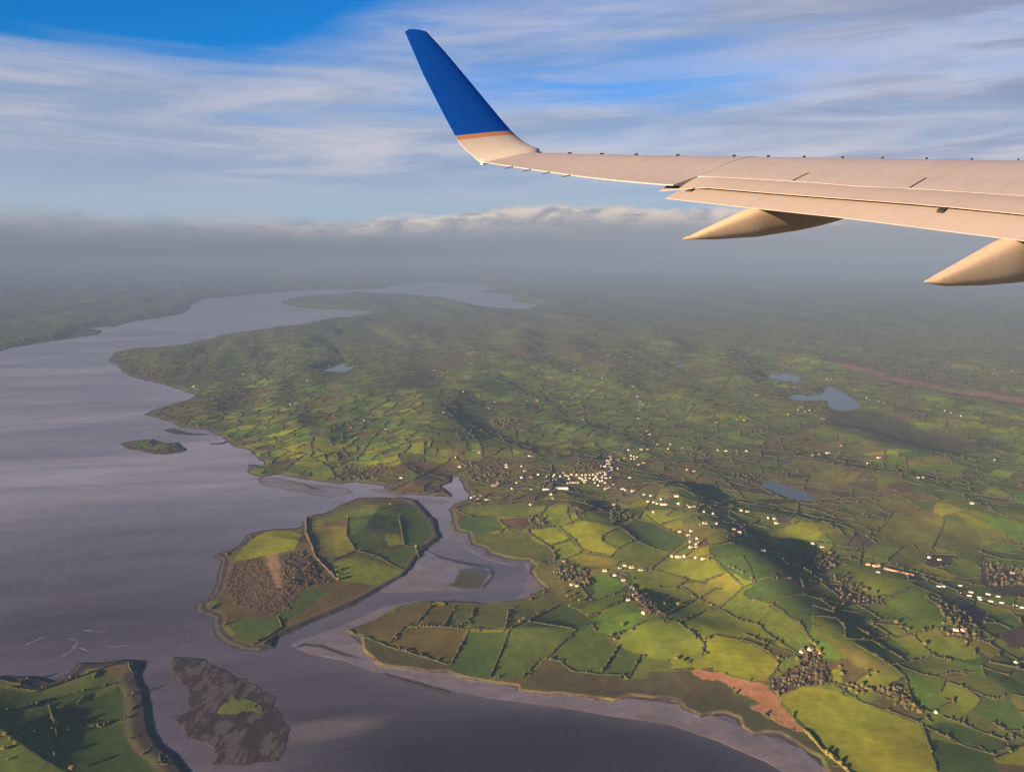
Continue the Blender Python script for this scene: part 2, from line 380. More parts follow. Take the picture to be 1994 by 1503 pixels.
FIELDS = [(T, c, p) for T, rows in (
 (C5, [('g0p', [(-300, 960), (0, 965), (230, 1000), (220, 1040), (0, 1105), (-300, 1180)]), ('g0p', [(240, 1000), (440, 930), (640, 905), (665, 935), (300, 1070)]), ('g0p', [(-300, 1190), (0, 1115), (270, 1060), (290, 1180), (0, 1240), (-300, 1300)]),  # near-shore greens set darker to stand in for shade there
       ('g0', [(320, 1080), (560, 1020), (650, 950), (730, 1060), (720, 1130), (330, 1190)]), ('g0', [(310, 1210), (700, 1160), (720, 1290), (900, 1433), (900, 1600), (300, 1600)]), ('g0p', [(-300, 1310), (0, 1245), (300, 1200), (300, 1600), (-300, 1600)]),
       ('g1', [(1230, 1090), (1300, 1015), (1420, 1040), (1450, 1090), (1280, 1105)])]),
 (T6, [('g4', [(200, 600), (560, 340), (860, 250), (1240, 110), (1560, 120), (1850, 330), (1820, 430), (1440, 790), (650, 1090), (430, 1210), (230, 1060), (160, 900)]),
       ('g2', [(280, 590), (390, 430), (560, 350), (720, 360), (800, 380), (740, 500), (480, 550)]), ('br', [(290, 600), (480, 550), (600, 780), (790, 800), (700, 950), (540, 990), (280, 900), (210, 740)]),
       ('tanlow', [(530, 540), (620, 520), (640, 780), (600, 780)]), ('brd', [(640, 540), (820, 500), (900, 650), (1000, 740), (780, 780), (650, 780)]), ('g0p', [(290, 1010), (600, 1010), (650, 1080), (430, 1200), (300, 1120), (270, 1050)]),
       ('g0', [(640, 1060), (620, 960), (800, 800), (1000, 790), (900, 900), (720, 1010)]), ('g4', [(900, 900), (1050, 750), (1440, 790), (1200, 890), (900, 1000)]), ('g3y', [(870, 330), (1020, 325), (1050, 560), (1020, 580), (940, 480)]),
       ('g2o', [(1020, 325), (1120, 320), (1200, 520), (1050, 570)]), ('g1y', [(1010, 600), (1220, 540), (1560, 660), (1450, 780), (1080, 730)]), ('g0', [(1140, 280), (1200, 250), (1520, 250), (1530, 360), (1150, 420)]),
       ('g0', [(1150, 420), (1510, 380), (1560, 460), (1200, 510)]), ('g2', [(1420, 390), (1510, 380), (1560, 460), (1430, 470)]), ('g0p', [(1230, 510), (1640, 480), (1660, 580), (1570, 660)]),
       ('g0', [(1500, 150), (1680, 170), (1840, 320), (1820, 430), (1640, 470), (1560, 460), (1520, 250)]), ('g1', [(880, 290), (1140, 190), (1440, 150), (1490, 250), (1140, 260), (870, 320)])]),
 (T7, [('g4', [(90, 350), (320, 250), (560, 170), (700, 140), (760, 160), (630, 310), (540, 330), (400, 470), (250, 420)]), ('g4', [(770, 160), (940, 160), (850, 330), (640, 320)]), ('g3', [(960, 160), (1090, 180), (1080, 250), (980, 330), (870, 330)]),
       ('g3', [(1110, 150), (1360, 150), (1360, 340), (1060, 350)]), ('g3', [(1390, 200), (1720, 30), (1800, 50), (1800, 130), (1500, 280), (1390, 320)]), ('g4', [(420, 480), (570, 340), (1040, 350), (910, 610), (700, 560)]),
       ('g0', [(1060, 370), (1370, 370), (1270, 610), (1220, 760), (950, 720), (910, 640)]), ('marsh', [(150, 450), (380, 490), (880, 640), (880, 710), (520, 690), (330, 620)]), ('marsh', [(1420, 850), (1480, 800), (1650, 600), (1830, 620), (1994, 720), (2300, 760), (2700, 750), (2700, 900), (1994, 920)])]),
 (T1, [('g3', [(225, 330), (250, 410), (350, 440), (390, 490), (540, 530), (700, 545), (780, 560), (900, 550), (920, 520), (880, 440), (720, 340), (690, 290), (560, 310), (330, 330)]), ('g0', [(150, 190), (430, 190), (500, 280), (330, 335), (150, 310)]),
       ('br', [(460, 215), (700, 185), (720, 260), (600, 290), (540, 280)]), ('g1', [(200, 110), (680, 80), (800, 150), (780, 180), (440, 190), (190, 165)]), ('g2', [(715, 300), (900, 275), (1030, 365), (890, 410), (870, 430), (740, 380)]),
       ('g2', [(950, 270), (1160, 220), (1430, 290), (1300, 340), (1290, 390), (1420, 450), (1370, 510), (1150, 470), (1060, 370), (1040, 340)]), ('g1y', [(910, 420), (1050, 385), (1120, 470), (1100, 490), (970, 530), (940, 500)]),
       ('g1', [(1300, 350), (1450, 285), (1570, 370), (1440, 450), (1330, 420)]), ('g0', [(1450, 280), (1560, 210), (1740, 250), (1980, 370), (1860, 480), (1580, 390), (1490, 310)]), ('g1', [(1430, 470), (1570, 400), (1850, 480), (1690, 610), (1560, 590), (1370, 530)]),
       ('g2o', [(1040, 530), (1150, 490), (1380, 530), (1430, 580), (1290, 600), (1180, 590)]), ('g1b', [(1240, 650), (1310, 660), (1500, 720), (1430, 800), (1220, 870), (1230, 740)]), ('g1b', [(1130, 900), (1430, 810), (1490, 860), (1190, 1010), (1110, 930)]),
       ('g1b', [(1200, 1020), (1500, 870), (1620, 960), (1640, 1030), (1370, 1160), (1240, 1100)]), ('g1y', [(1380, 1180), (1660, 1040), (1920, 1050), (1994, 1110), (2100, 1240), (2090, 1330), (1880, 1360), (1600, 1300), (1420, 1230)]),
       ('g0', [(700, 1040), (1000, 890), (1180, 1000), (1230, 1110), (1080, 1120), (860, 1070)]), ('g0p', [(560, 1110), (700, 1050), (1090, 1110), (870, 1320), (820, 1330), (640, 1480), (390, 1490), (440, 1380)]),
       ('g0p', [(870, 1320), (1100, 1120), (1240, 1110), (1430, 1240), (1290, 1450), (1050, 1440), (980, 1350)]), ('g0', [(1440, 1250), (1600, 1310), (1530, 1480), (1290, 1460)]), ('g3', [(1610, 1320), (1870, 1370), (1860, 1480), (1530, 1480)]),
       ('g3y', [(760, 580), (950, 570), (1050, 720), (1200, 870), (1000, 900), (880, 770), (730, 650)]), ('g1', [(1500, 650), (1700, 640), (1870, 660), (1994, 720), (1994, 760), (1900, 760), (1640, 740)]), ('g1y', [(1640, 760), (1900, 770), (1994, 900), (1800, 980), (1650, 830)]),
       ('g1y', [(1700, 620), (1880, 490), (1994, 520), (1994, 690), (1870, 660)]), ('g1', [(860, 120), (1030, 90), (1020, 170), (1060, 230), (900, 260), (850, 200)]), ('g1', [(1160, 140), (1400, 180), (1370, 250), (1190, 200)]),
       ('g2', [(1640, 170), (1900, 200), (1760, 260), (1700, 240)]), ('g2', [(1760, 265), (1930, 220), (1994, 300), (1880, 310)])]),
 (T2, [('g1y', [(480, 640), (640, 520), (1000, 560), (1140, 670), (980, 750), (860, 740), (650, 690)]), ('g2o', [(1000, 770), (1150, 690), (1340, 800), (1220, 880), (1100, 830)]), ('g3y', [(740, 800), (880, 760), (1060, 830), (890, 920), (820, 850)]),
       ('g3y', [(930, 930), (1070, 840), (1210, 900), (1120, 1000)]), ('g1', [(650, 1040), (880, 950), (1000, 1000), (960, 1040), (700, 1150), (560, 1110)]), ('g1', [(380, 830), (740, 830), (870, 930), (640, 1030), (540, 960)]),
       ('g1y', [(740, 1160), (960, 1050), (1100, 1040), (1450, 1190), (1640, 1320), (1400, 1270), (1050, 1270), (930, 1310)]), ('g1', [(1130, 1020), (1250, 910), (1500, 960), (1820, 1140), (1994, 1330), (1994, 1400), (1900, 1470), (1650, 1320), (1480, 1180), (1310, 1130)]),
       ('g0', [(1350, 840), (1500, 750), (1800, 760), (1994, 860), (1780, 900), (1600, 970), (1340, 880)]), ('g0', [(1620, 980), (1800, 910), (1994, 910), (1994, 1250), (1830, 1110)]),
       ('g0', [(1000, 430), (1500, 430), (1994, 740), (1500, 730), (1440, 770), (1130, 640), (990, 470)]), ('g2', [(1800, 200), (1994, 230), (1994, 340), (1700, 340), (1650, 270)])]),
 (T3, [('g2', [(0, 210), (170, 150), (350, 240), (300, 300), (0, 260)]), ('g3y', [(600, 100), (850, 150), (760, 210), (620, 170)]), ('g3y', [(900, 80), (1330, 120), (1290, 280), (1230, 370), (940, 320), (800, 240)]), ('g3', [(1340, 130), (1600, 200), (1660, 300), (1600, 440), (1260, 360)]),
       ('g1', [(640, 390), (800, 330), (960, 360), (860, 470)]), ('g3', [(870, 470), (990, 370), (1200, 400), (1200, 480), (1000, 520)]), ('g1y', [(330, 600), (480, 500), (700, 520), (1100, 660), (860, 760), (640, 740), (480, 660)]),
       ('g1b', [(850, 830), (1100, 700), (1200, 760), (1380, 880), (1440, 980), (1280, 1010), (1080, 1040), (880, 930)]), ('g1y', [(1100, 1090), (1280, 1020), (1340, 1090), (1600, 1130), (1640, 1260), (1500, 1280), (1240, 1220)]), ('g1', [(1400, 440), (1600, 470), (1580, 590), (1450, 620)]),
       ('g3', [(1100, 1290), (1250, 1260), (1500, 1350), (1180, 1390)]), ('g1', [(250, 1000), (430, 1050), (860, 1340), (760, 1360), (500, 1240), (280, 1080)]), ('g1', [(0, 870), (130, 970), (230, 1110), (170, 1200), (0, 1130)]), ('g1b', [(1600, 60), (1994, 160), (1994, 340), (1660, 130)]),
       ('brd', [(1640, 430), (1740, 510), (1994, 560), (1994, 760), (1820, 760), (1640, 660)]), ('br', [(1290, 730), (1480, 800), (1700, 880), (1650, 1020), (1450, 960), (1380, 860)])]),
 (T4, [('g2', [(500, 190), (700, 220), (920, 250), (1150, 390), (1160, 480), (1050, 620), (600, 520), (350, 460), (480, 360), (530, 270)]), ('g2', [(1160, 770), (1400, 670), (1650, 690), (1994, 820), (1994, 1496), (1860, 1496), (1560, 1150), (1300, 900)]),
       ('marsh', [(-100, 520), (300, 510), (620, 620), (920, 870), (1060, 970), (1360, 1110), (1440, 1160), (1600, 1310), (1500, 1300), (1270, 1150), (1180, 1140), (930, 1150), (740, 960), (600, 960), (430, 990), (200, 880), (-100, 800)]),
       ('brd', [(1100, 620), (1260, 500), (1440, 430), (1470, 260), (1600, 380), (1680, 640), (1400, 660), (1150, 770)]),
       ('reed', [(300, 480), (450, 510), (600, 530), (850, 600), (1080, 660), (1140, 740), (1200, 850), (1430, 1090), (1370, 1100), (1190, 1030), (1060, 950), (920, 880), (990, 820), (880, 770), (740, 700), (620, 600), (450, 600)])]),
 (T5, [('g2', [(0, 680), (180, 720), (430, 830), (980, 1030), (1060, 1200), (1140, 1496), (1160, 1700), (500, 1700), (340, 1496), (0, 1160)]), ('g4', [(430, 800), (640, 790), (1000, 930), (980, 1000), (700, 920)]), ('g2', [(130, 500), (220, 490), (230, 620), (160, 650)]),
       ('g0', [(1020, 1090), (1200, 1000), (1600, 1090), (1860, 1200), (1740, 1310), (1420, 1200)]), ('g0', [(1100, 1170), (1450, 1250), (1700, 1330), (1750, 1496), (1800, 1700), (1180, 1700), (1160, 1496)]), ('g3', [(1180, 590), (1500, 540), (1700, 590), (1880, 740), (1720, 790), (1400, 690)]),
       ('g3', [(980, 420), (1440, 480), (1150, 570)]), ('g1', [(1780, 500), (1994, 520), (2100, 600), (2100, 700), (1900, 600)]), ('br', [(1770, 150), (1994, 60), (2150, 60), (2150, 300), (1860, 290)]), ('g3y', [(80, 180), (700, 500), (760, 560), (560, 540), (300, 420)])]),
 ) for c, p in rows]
# loose patches of bog, scrub and bright grass in the middle distance
PATCH = [(C4, 'bog', [(830, 540), (950, 540), (1100, 590), (1300, 660), (1420, 680), (1640, 740), (1840, 730), (2100, 790), (2100, 860), (1640, 780), (1400, 720), (1200, 690), (1050, 650), (900, 590)]), (C4, 'bog', [(180, 680), (240, 670), (310, 720), (290, 750), (240, 730)]),
         (C4, 'brd', [(860, 860), (1200, 840), (1500, 960), (1860, 1080), (1700, 1110), (1300, 1090), (940, 980)]), (C4, 'br', [(1230, 720), (1380, 710), (1460, 850), (1300, 900), (1200, 800)]), (C4, 'br', [(60, 1080), (300, 1090), (330, 1140), (180, 1160)]), (C4, 'brd', [(330, 1180), (560, 1200), (480, 1260), (380, 1230)]),
         (C4, 'br', [(880, 1230), (1140, 1300), (1080, 1340), (880, 1310)]), (C4, 'g2', [(1480, 870), (1620, 860), (1740, 930), (1700, 990), (1500, 930)]), (C4, 'g2', [(1165, 835), (1230, 830), (1245, 860), (1180, 865)]), (C4, 'g1y', [(560, 590), (690, 560), (860, 640), (760, 660)]),
         (C3, 'br', [(720, 560), (780, 600), (860, 690), (790, 640)]), (C3, 'bog', [(1110, 520), (1230, 525), (1310, 550), (1160, 555)]), (C3, 'bog', [(1060, 920), (1160, 890), (1260, 940), (1230, 970), (1100, 945)]), (C3, 'bog', [(70, 690), (180, 690), (230, 755), (120, 740)]), (C3, 'brd', [(180, 700), (700, 690), (760, 735), (300, 745), (210, 740)]),
         (C3, 'br', [(420, 640), (600, 620), (680, 680), (440, 680)]), (C3, 'brd', [(820, 640), (960, 640), (1160, 740), (1140, 800), (980, 770)]), (C3, 'br', [(870, 490), (960, 500), (940, 540)]), (C3, 'brd', [(150, 1150), (470, 1130), (560, 1100), (460, 1190), (320, 1250), (150, 1230)]), (C3, 'br', [(0, 740), (220, 760), (200, 820), (0, 830)]),
         (C3, 'g1y', [(940, 1040), (1100, 980), (1260, 1060), (1280, 1080), (1140, 1070)]), (C3, 'g1y', [(1740, 1140), (1860, 1150), (1870, 1190), (1760, 1210)]), (C3, 'g1y', [(1100, 700), (1330, 710), (1420, 750), (1150, 770)]), (C3, 'brd', [(830, 820), (1060, 850), (1100, 930), (960, 960), (820, 900)]),
         (C2, 'br', [(730, 620), (1000, 615), (1140, 650), (1080, 720), (900, 700), (760, 670)]), (C2, 'br', [(1240, 720), (1480, 710), (1540, 800), (1300, 800)]), (C2, 'g1b', [(1550, 720), (1800, 710), (1900, 760), (1680, 800), (1560, 770)]), (C2, 'g2', [(1500, 1050), (1800, 1010), (1994, 1020), (1850, 1150), (1700, 1190), (1560, 1130)]), (C2, 'g1b', [(1330, 870), (1500, 860), (1480, 910), (1330, 910)]),
         (C2, 'brd', [(1660, 880), (1840, 920), (1780, 990), (1690, 980)]), (C2, 'br', [(1180, 980), (1270, 880), (1260, 990), (1420, 1060), (1300, 1050)]), (C7, 'br', [(700, 200), (940, 210), (960, 290), (800, 330), (690, 280)]), (C8, 'brd', [(830, 510), (920, 480), (1090, 500), (1100, 560), (850, 565)]), (C8, 'brd', [(1150, 860), (1290, 850), (1320, 910), (1150, 960)]), (C8, 'br', [(1700, 380), (1900, 400), (1900, 450), (1760, 440)])]
HEDGES = [(T, p) for T, rows in (
 (T1, [[(460, 215), (560, 310)], [(690, 290), (720, 345), (880, 440), (925, 520), (910, 555)], [(880, 425), (1030, 375), (1060, 370)], [(940, 270), (1040, 350), (1140, 460), (1110, 490), (960, 545), (780, 565)], [(1140, 460), (1370, 515), (1430, 450), (1580, 380), (1460, 290)], [(1430, 290), (1300, 345), (1295, 390), (1430, 450)],
       [(1500, 320), (1580, 390), (1850, 480)], [(1980, 380), (1850, 480), (1690, 620)], [(1760, 260), (1870, 320), (1930, 290)], [(1640, 180), (1740, 260), (1980, 370)], [(1760, 260), (1910, 205)], [(790, 200), (860, 100)], [(1020, 100), (1015, 170), (1060, 250), (930, 270)], [(1120, 170), (1250, 120)], [(1430, 620), (1690, 620), (1860, 660), (1994, 700)],
       [(1890, 770), (1990, 710)], [(870, 770), (700, 830)], [(560, 1100), (700, 1030), (980, 885)], [(1100, 925), (1430, 800)], [(1190, 1010), (1490, 860)], [(1360, 1170), (1640, 1040)], [(710, 1040), (860, 1070), (1090, 1110)], [(1090, 1110), (870, 1320), (800, 1340), (650, 1490)], [(800, 1340), (960, 1360), (1050, 1440), (1290, 1470), (1520, 1480)],
       [(1430, 1240), (1290, 1450)], [(1610, 1310), (1520, 1480)], [(545, 1110), (440, 1380), (390, 1490)], [(540, 970), (520, 1080)], [(220, 1110), (80, 1370)], [(250, 950), (250, 1000), (130, 1100)], [(1990, 900), (1850, 960)], [(1100, 720), (1215, 870)]]),
 (T2, [[(640, 690), (750, 740), (880, 760)], [(980, 750), (1140, 680)], [(680, 810), (780, 760)], [(740, 820), (820, 860), (880, 930), (1100, 1010), (1330, 820), (1450, 770), (1550, 740), (1800, 740)], [(880, 930), (1060, 830), (1130, 830)], [(640, 1040), (880, 930)], [(700, 1160), (960, 1040), (1100, 1020)], [(1100, 1020), (1300, 1140), (1470, 1180), (1640, 1330), (1900, 1480)],
       [(500, 1120), (700, 1160), (900, 1310), (960, 1390), (930, 1480)], [(960, 1320), (1040, 1280), (1420, 1350), (1640, 1480)], [(1330, 890), (1600, 980), (1850, 1150), (1994, 1310)], [(1600, 980), (1800, 900), (1994, 900)], [(1030, 530), (1120, 610), (1200, 690), (1330, 800)], [(990, 430), (1120, 420), (1250, 425)], [(1120, 535), (1220, 530), (1320, 515)], [(1500, 430), (1650, 560), (1800, 640)], [(1450, 770), (1400, 640), (1320, 515)]]),
 (T3, [[(760, 250), (870, 160), (920, 70)], [(1230, 380), (1350, 130)], [(870, 470), (1000, 350)], [(500, 0), (850, 130)], [(460, 650), (570, 560)], [(740, 830), (950, 740), (1110, 680)], [(1190, 770), (1360, 870), (1450, 970)], [(150, 980), (240, 1110)], [(630, 380), (690, 310)], [(980, 1030), (1110, 1110), (1250, 1250), (1400, 1300)], [(1250, 1430), (1400, 1390), (1600, 1380)]]),
 (T4, [[(1160, 390), (1170, 480), (1080, 610)], [(1430, 1090), (1620, 1300), (1860, 1490), (1950, 1600)]]),
 (T5, [[(1010, 1040), (1060, 1200), (1150, 1496)], [(1270, 630), (1720, 800), (1890, 740)], [(1040, 1060), (1440, 1250), (1720, 1330), (1860, 1210), (1994, 1040)], [(1210, 960), (1860, 1210)], [(160, 660), (430, 820), (980, 1010)]]),
 (T6, [[(830, 260), (830, 380), (900, 560), (960, 620), (1070, 730)], [(1140, 260), (1130, 400), (1200, 510), (1020, 580)], [(1200, 510), (1340, 540), (1570, 660)], [(1150, 420), (1510, 380)], [(1200, 505), (1560, 465), (1650, 480)], [(1520, 250), (1560, 460)], [(880, 320), (1130, 310)], [(1640, 470), (1670, 560)], [(620, 1000), (650, 1080), (430, 1210)], [(800, 790), (1000, 760)], [(1130, 200), (1440, 180)]]),
 (T7, [[(750, 160), (630, 310)], [(940, 165), (850, 330)], [(540, 330), (390, 480)], [(60, 360), (150, 410), (250, 430), (380, 490), (880, 640)], [(540, 330), (1040, 350), (1380, 350)]]),
 (C5, [[(0, 1110), (240, 1040), (650, 940)], [(0, 1240), (320, 1190), (720, 1130)], [(270, 1060), (320, 1240)]]),
 ) for p in rows]

# ------------------------------------------------------------------ the ground: one sheet from below the aircraft to the horizon
AZ0 = math.radians(37.5)
NC = 1240
az_d = np.linspace(-AZ0, AZ0, NC)
az_o = np.linspace(AZ0, 2 * math.pi - AZ0, 50)[1:-1]
AZ = np.concatenate([az_d, az_o])
RR = np.concatenate([[2, 400, 800, 1150, 1330], H / np.linspace(.735, .0157, 880)])
ND = len(RR)
gx = RR[:, None] * np.sin(AZ)[None]; gy = RR[:, None] * np.cos(AZ)[None]
GX = gx.ravel(); GY = gy.ravel()
DIST = coast(GX, GY)
GZ = terrain_z(GX, GY, DIST)
DIST2 = DIST.reshape(gx.shape)

def hit_block(poly):
    """rows and columns of the sheet that a ground polygon can touch"""
    r = np.hypot(poly[:, 0], poly[:, 1]); a = np.arctan2(poly[:, 0], poly[:, 1])
    i0 = max(0, np.searchsorted(RR, r.min() * .97) - 1); i1 = min(ND, np.searchsorted(RR, r.max() * 1.03) + 1)
    if a.max() < -AZ0 or a.min() > AZ0: return None
    j0 = max(0, np.searchsorted(az_d, a.min()) - 1); j1 = min(NC, np.searchsorted(az_d, a.max()) + 1)
    return slice(i0, i1), slice(j0, j1)

WX = lambda x, y, k: (fbm(x / 130, y / 130, 71 + k, 2) - .5)
def warp(x, y):
    k = np.clip(np.hypot(x, y) / 3000, .8, 4)
    return x + 34 * k * WX(x, y, 0), y + 34 * k * WX(x, y, 5)
UX, UY = warp(gx, gy)

# base cover: rough pasture with scrub, before the fields are laid on it
COLR = np.zeros((gx.size, 3))
nb = fbm(GX / 260, GY / 420, 91, 4); nf = fbm(GX / 900, GY / 1700, 95, 4)
t = sstep(.36, .64, nb)[:, None]; t2 = sstep(.46, .62, nf)[:, None]
COLR[:] = np.array(PAL['g3']) * (1 - t) + np.array(PAL['g4']) * t
COLR[:] = COLR * (1 - .28 * t2) + np.array(PAL['br']) * .28 * t2
COL3 = COLR.reshape(*gx.shape, 3)

def area(P):
    x, y = P[:, 0], P[:, 1]
    return abs(np.dot(x, np.roll(y, -1)) - np.dot(y, np.roll(x, -1))) / 2
def cut(P, q, n):
    s = (P - q) @ n; A, B = [], []
    for i in range(len(P)):
        j = (i + 1) % len(P)
        (A if s[i] >= 0 else B).append(P[i])
        if s[i] * s[j] < 0:
            m = P[i] + (P[j] - P[i]) * (s[i] / (s[i] - s[j])); A.append(m); B.append(m)
    return np.array(A), np.array(B)
rnd = random.Random(4)
AUTO = []
def subdivide(P, target):
    stack = [P]
    while stack:
        P = stack.pop()
        if len(P) < 3: continue
        if area(P) < target * rnd.uniform(.6, 1.8):
            AUTO.append(P); continue
        c = P.mean(0); u, s, vt = np.linalg.svd(P - c, full_matrices=False)
        axd = vt[0]; w_ = (P - c) @ axd
        ang = rnd.gauss(0, .16); ca, sa = math.cos(ang), math.sin(ang)
        n = np.array([axd[0] * ca - axd[1] * sa, axd[0] * sa + axd[1] * ca])
        q = c + axd * (w_.min() + (w_.max() - w_.min()) * rnd.uniform(.36, .64))
        stack += [k for k in cut(P, q, n) if len(k) >= 3]
def in_view(x, y): return abs(math.atan2(x, y)) < math.radians(40)
for (y0, y1, S, tg) in ((1500, 3900, 600, 9500), (3900, 7500, 900, 8500), (7500, 13500, 1500, 18000), (13500, 24000, 3000, 110000)):
    ny = int((y1 - y0) / S); sy = (y1 - y0) / ny
    nx = int(y1 * .8 / S) + 2
    def node(i, j): 
        jit = .22 if 0 < j < ny else 0.0
        return np.array([(i + .4 * (_hash(np.array(i), np.array(j), 7) - .5)) * S + (j * .37 * S), y0 + (j + jit * 2 * (_hash(np.array(i), np.array(j), 8) - .5)) * sy], float)
    for i in range(-nx - 3, nx + 1):
        for j in range(ny):
            P = np.array([node(i, j), node(i + 1, j), node(i + 1, j + 1), node(i, j + 1)])
            c = P.mean(0)
            if in_view(*c): subdivide(P, tg)
pk = ['g0', 'g0p', 'g1', 'g1b', 'g1y', 'g2', 'g3', 'g3y', 'g4', 'br', 'brd', 'g2o']
pw = [.09, .11, .18, .10, .14, .10, .10, .07, .06, .02, .01, .02]
for P in AUTO:
    b = hit_block(P)
    if b is None: continue
    x = UX[b]; y = UY[b]
    m = np.ones(x.shape, bool)
    ori = np.sign(np.cross(P[1] - P[0], P[2] - P[0]))
    for k in range(len(P)):
        e = P[(k + 1) % len(P)] - P[k]
        m &= (e[0] * (y - P[k, 1]) - e[1] * (x - P[k, 0])) * ori >= 0
    if not m.any(): continue
    c = P.mean(0)
    wild = vnoise(c[0] / 700 + 3, c[1] / 1100, 33) * .6 + vnoise(c[0] / 260, c[1] / 300, 34) * .4
    if wild > .645: k = rnd.choices(['br', 'brd', 'g4', 'g3', 'g0'], [.18, .14, .32, .22, .14])[0]
    else: k = rnd.choices(pk, pw)[0]
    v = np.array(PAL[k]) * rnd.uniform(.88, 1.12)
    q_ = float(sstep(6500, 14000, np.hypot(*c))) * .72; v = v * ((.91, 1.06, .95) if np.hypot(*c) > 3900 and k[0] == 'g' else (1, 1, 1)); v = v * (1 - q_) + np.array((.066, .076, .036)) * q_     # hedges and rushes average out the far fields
    mixk = .92 if wild < .645 else .75
    st = 1.0
    if np.hypot(*c) < 5000:
        dn = (P[1] - P[0]) / (np.hypot(*(P[1] - P[0])) + 1e-6)
        st = (1 + rnd.choice([0, .05, .08, .11]) * np.sin((dn[0] * y[m] - dn[1] * x[m]) * 6.283 / rnd.uniform(13, 22)))[:, None]
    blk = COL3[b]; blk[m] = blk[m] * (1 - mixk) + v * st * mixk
def paint(px, key, edge=8.0, k=1.0, soft=0.0):
    P = on_land(px)[:, :2]; b = hit_block(P)
    if b is None: return P
    x = gx[b]; y = gy[b]
    wob = edge * 2 * (fbm(x / 22, y / 22, 13, 2) - .5)
    wob2 = edge * 2 * (fbm(x / 22, y / 22, 29, 2) - .5)
    m = inside(P, x + wob, y + wob2)
    if soft:
        kk = (m * k * sstep(0, soft, seg_dist(P, x, y)))[..., None]
        COL3[b] = COL3[b] * (1 - kk) + np.array(PAL[key]) * kk * (.7 + .6 * fbm(x / 90, y / 160, 27, 3))[..., None]
        return P
    st = 1.0
    if key[0] == 'g' and k == 1.0:
        dn = (P[1] - P[0]) / (np.hypot(*(P[1] - P[0])) + 1e-6)
        st = (1 + rnd.choice([.03, .06, .09]) * np.sin((dn[0] * y[m] - dn[1] * x[m]) * 6.283 / rnd.uniform(12, 19)))[:, None]
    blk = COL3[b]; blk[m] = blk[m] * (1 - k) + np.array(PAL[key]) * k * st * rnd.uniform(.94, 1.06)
    return P
BOGS = []
for T, key, p in PATCH:
    q = paint(T(p), key, 55.0, .88 if key == 'bog' else .5 if key == 'brd' else .7, .014 * np.hypot(*ground([T(p)[0]])[0]))
    if key in ('bog', 'brd'): BOGS.append(q)
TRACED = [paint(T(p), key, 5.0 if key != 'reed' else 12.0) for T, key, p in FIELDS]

# roads and lanes, thin grey strips laid into the cover
ROADS = [[(1055, 934), (1085, 930), (1130, 928), (1165, 932), (1182, 918), (1190, 896), (1200, 884), (1222, 866), (1262, 846), (1250, 820), (1246, 795), (1240, 765), (1229, 730), (1226, 700)], [(1165, 934), (1190, 948), (1245, 966), (1300, 982), (1345, 996), (1390, 1014), (1430, 1034), (1480, 1056), (1530, 1068), (1580, 1086), (1640, 1098), (1700, 1112), (1790, 1130), (1840, 1148), (1994, 1190)],
         [(1200, 884), (1260, 878), (1330, 880), (1400, 876), (1450, 880), (1520, 892), (1600, 886)], [(1055, 934), (1020, 940), (985, 955), (940, 966)], [(1430, 1034), (1470, 1012), (1510, 1014)], [(1345, 996), (1335, 1030), (1350, 1060), (1335, 1085)], [(1335, 1085), (1250, 1108), (1200, 1112), (1232, 1150), (1256, 1192)], [(1262, 846), (1310, 826), (1370, 800)]]
for L in ROADS:
    P = on_land(L)[:, :2]; b = hit_block(P)
    if b is None: continue
    e = seg_dist(P, gx[b], gy[b], closed=False); far_ = np.clip(np.hypot(gx[b], gy[b]) / 3000, 1, 3)
    k = (1 - sstep(2.6 * far_, 4.2 * far_, e))[..., None] * .8
    COL3[b] = COL3[b] * (1 - k) + np.array((.15, .14, .135)) * k
# marbling inside each cover, and the shore
m1 = fbm(GX / 60, GY / 90, 51, 3)[:, None]; m2 = fbm(GX / 17, GY / 17, 55, 2)[:, None]
m3 = fbm(GX / 150, GY / 210, 58, 3)[:, None]
COLR[:] = COLR * (.46 + .46 * m1 + .34 * m2 + .28 * m3)
tint = sstep(.40, .66, fbm(GX / 85, GY / 120, 63, 3))[:, None] * .45
COLR[:] = COLR * (1 - tint * np.array([-.22, .06, .15]))
isl = np.zeros(len(GX), bool)
for P in ISLES + [REEF]: isl |= inside(P, GX, GY)
wid = np.where(inside(ISLES[2], GX, GY), 46.0, np.where(isl, 26.0, 9.0)) + 14 * (fbm(GX / 45, GY / 45, 77, 3) - .5)
far = np.clip(np.hypot(GX, GY) / 2600, 1, 3)
k = (1 - sstep(wid * far * .55, wid * far, DIST))[:, None]
shore = np.array(PAL['rock']) * (.7 + .7 * m2)
COLR[:] = COLR * (1 - k) + shore * k
k = (sstep(wid * far * .6, wid * far, DIST) * (1 - sstep(wid * far, wid * far + 9, DIST)))[:, None] * .55   # pale strand between rock and grass
COLR[:] = COLR * (1 - k) + np.array(PAL['tanlow']) * k
k = (DIST < 0)[:, None]
COLR[:] = np.where(k, np.array(PAL['mudd']), COLR)

WET = np.zeros(gx.shape)
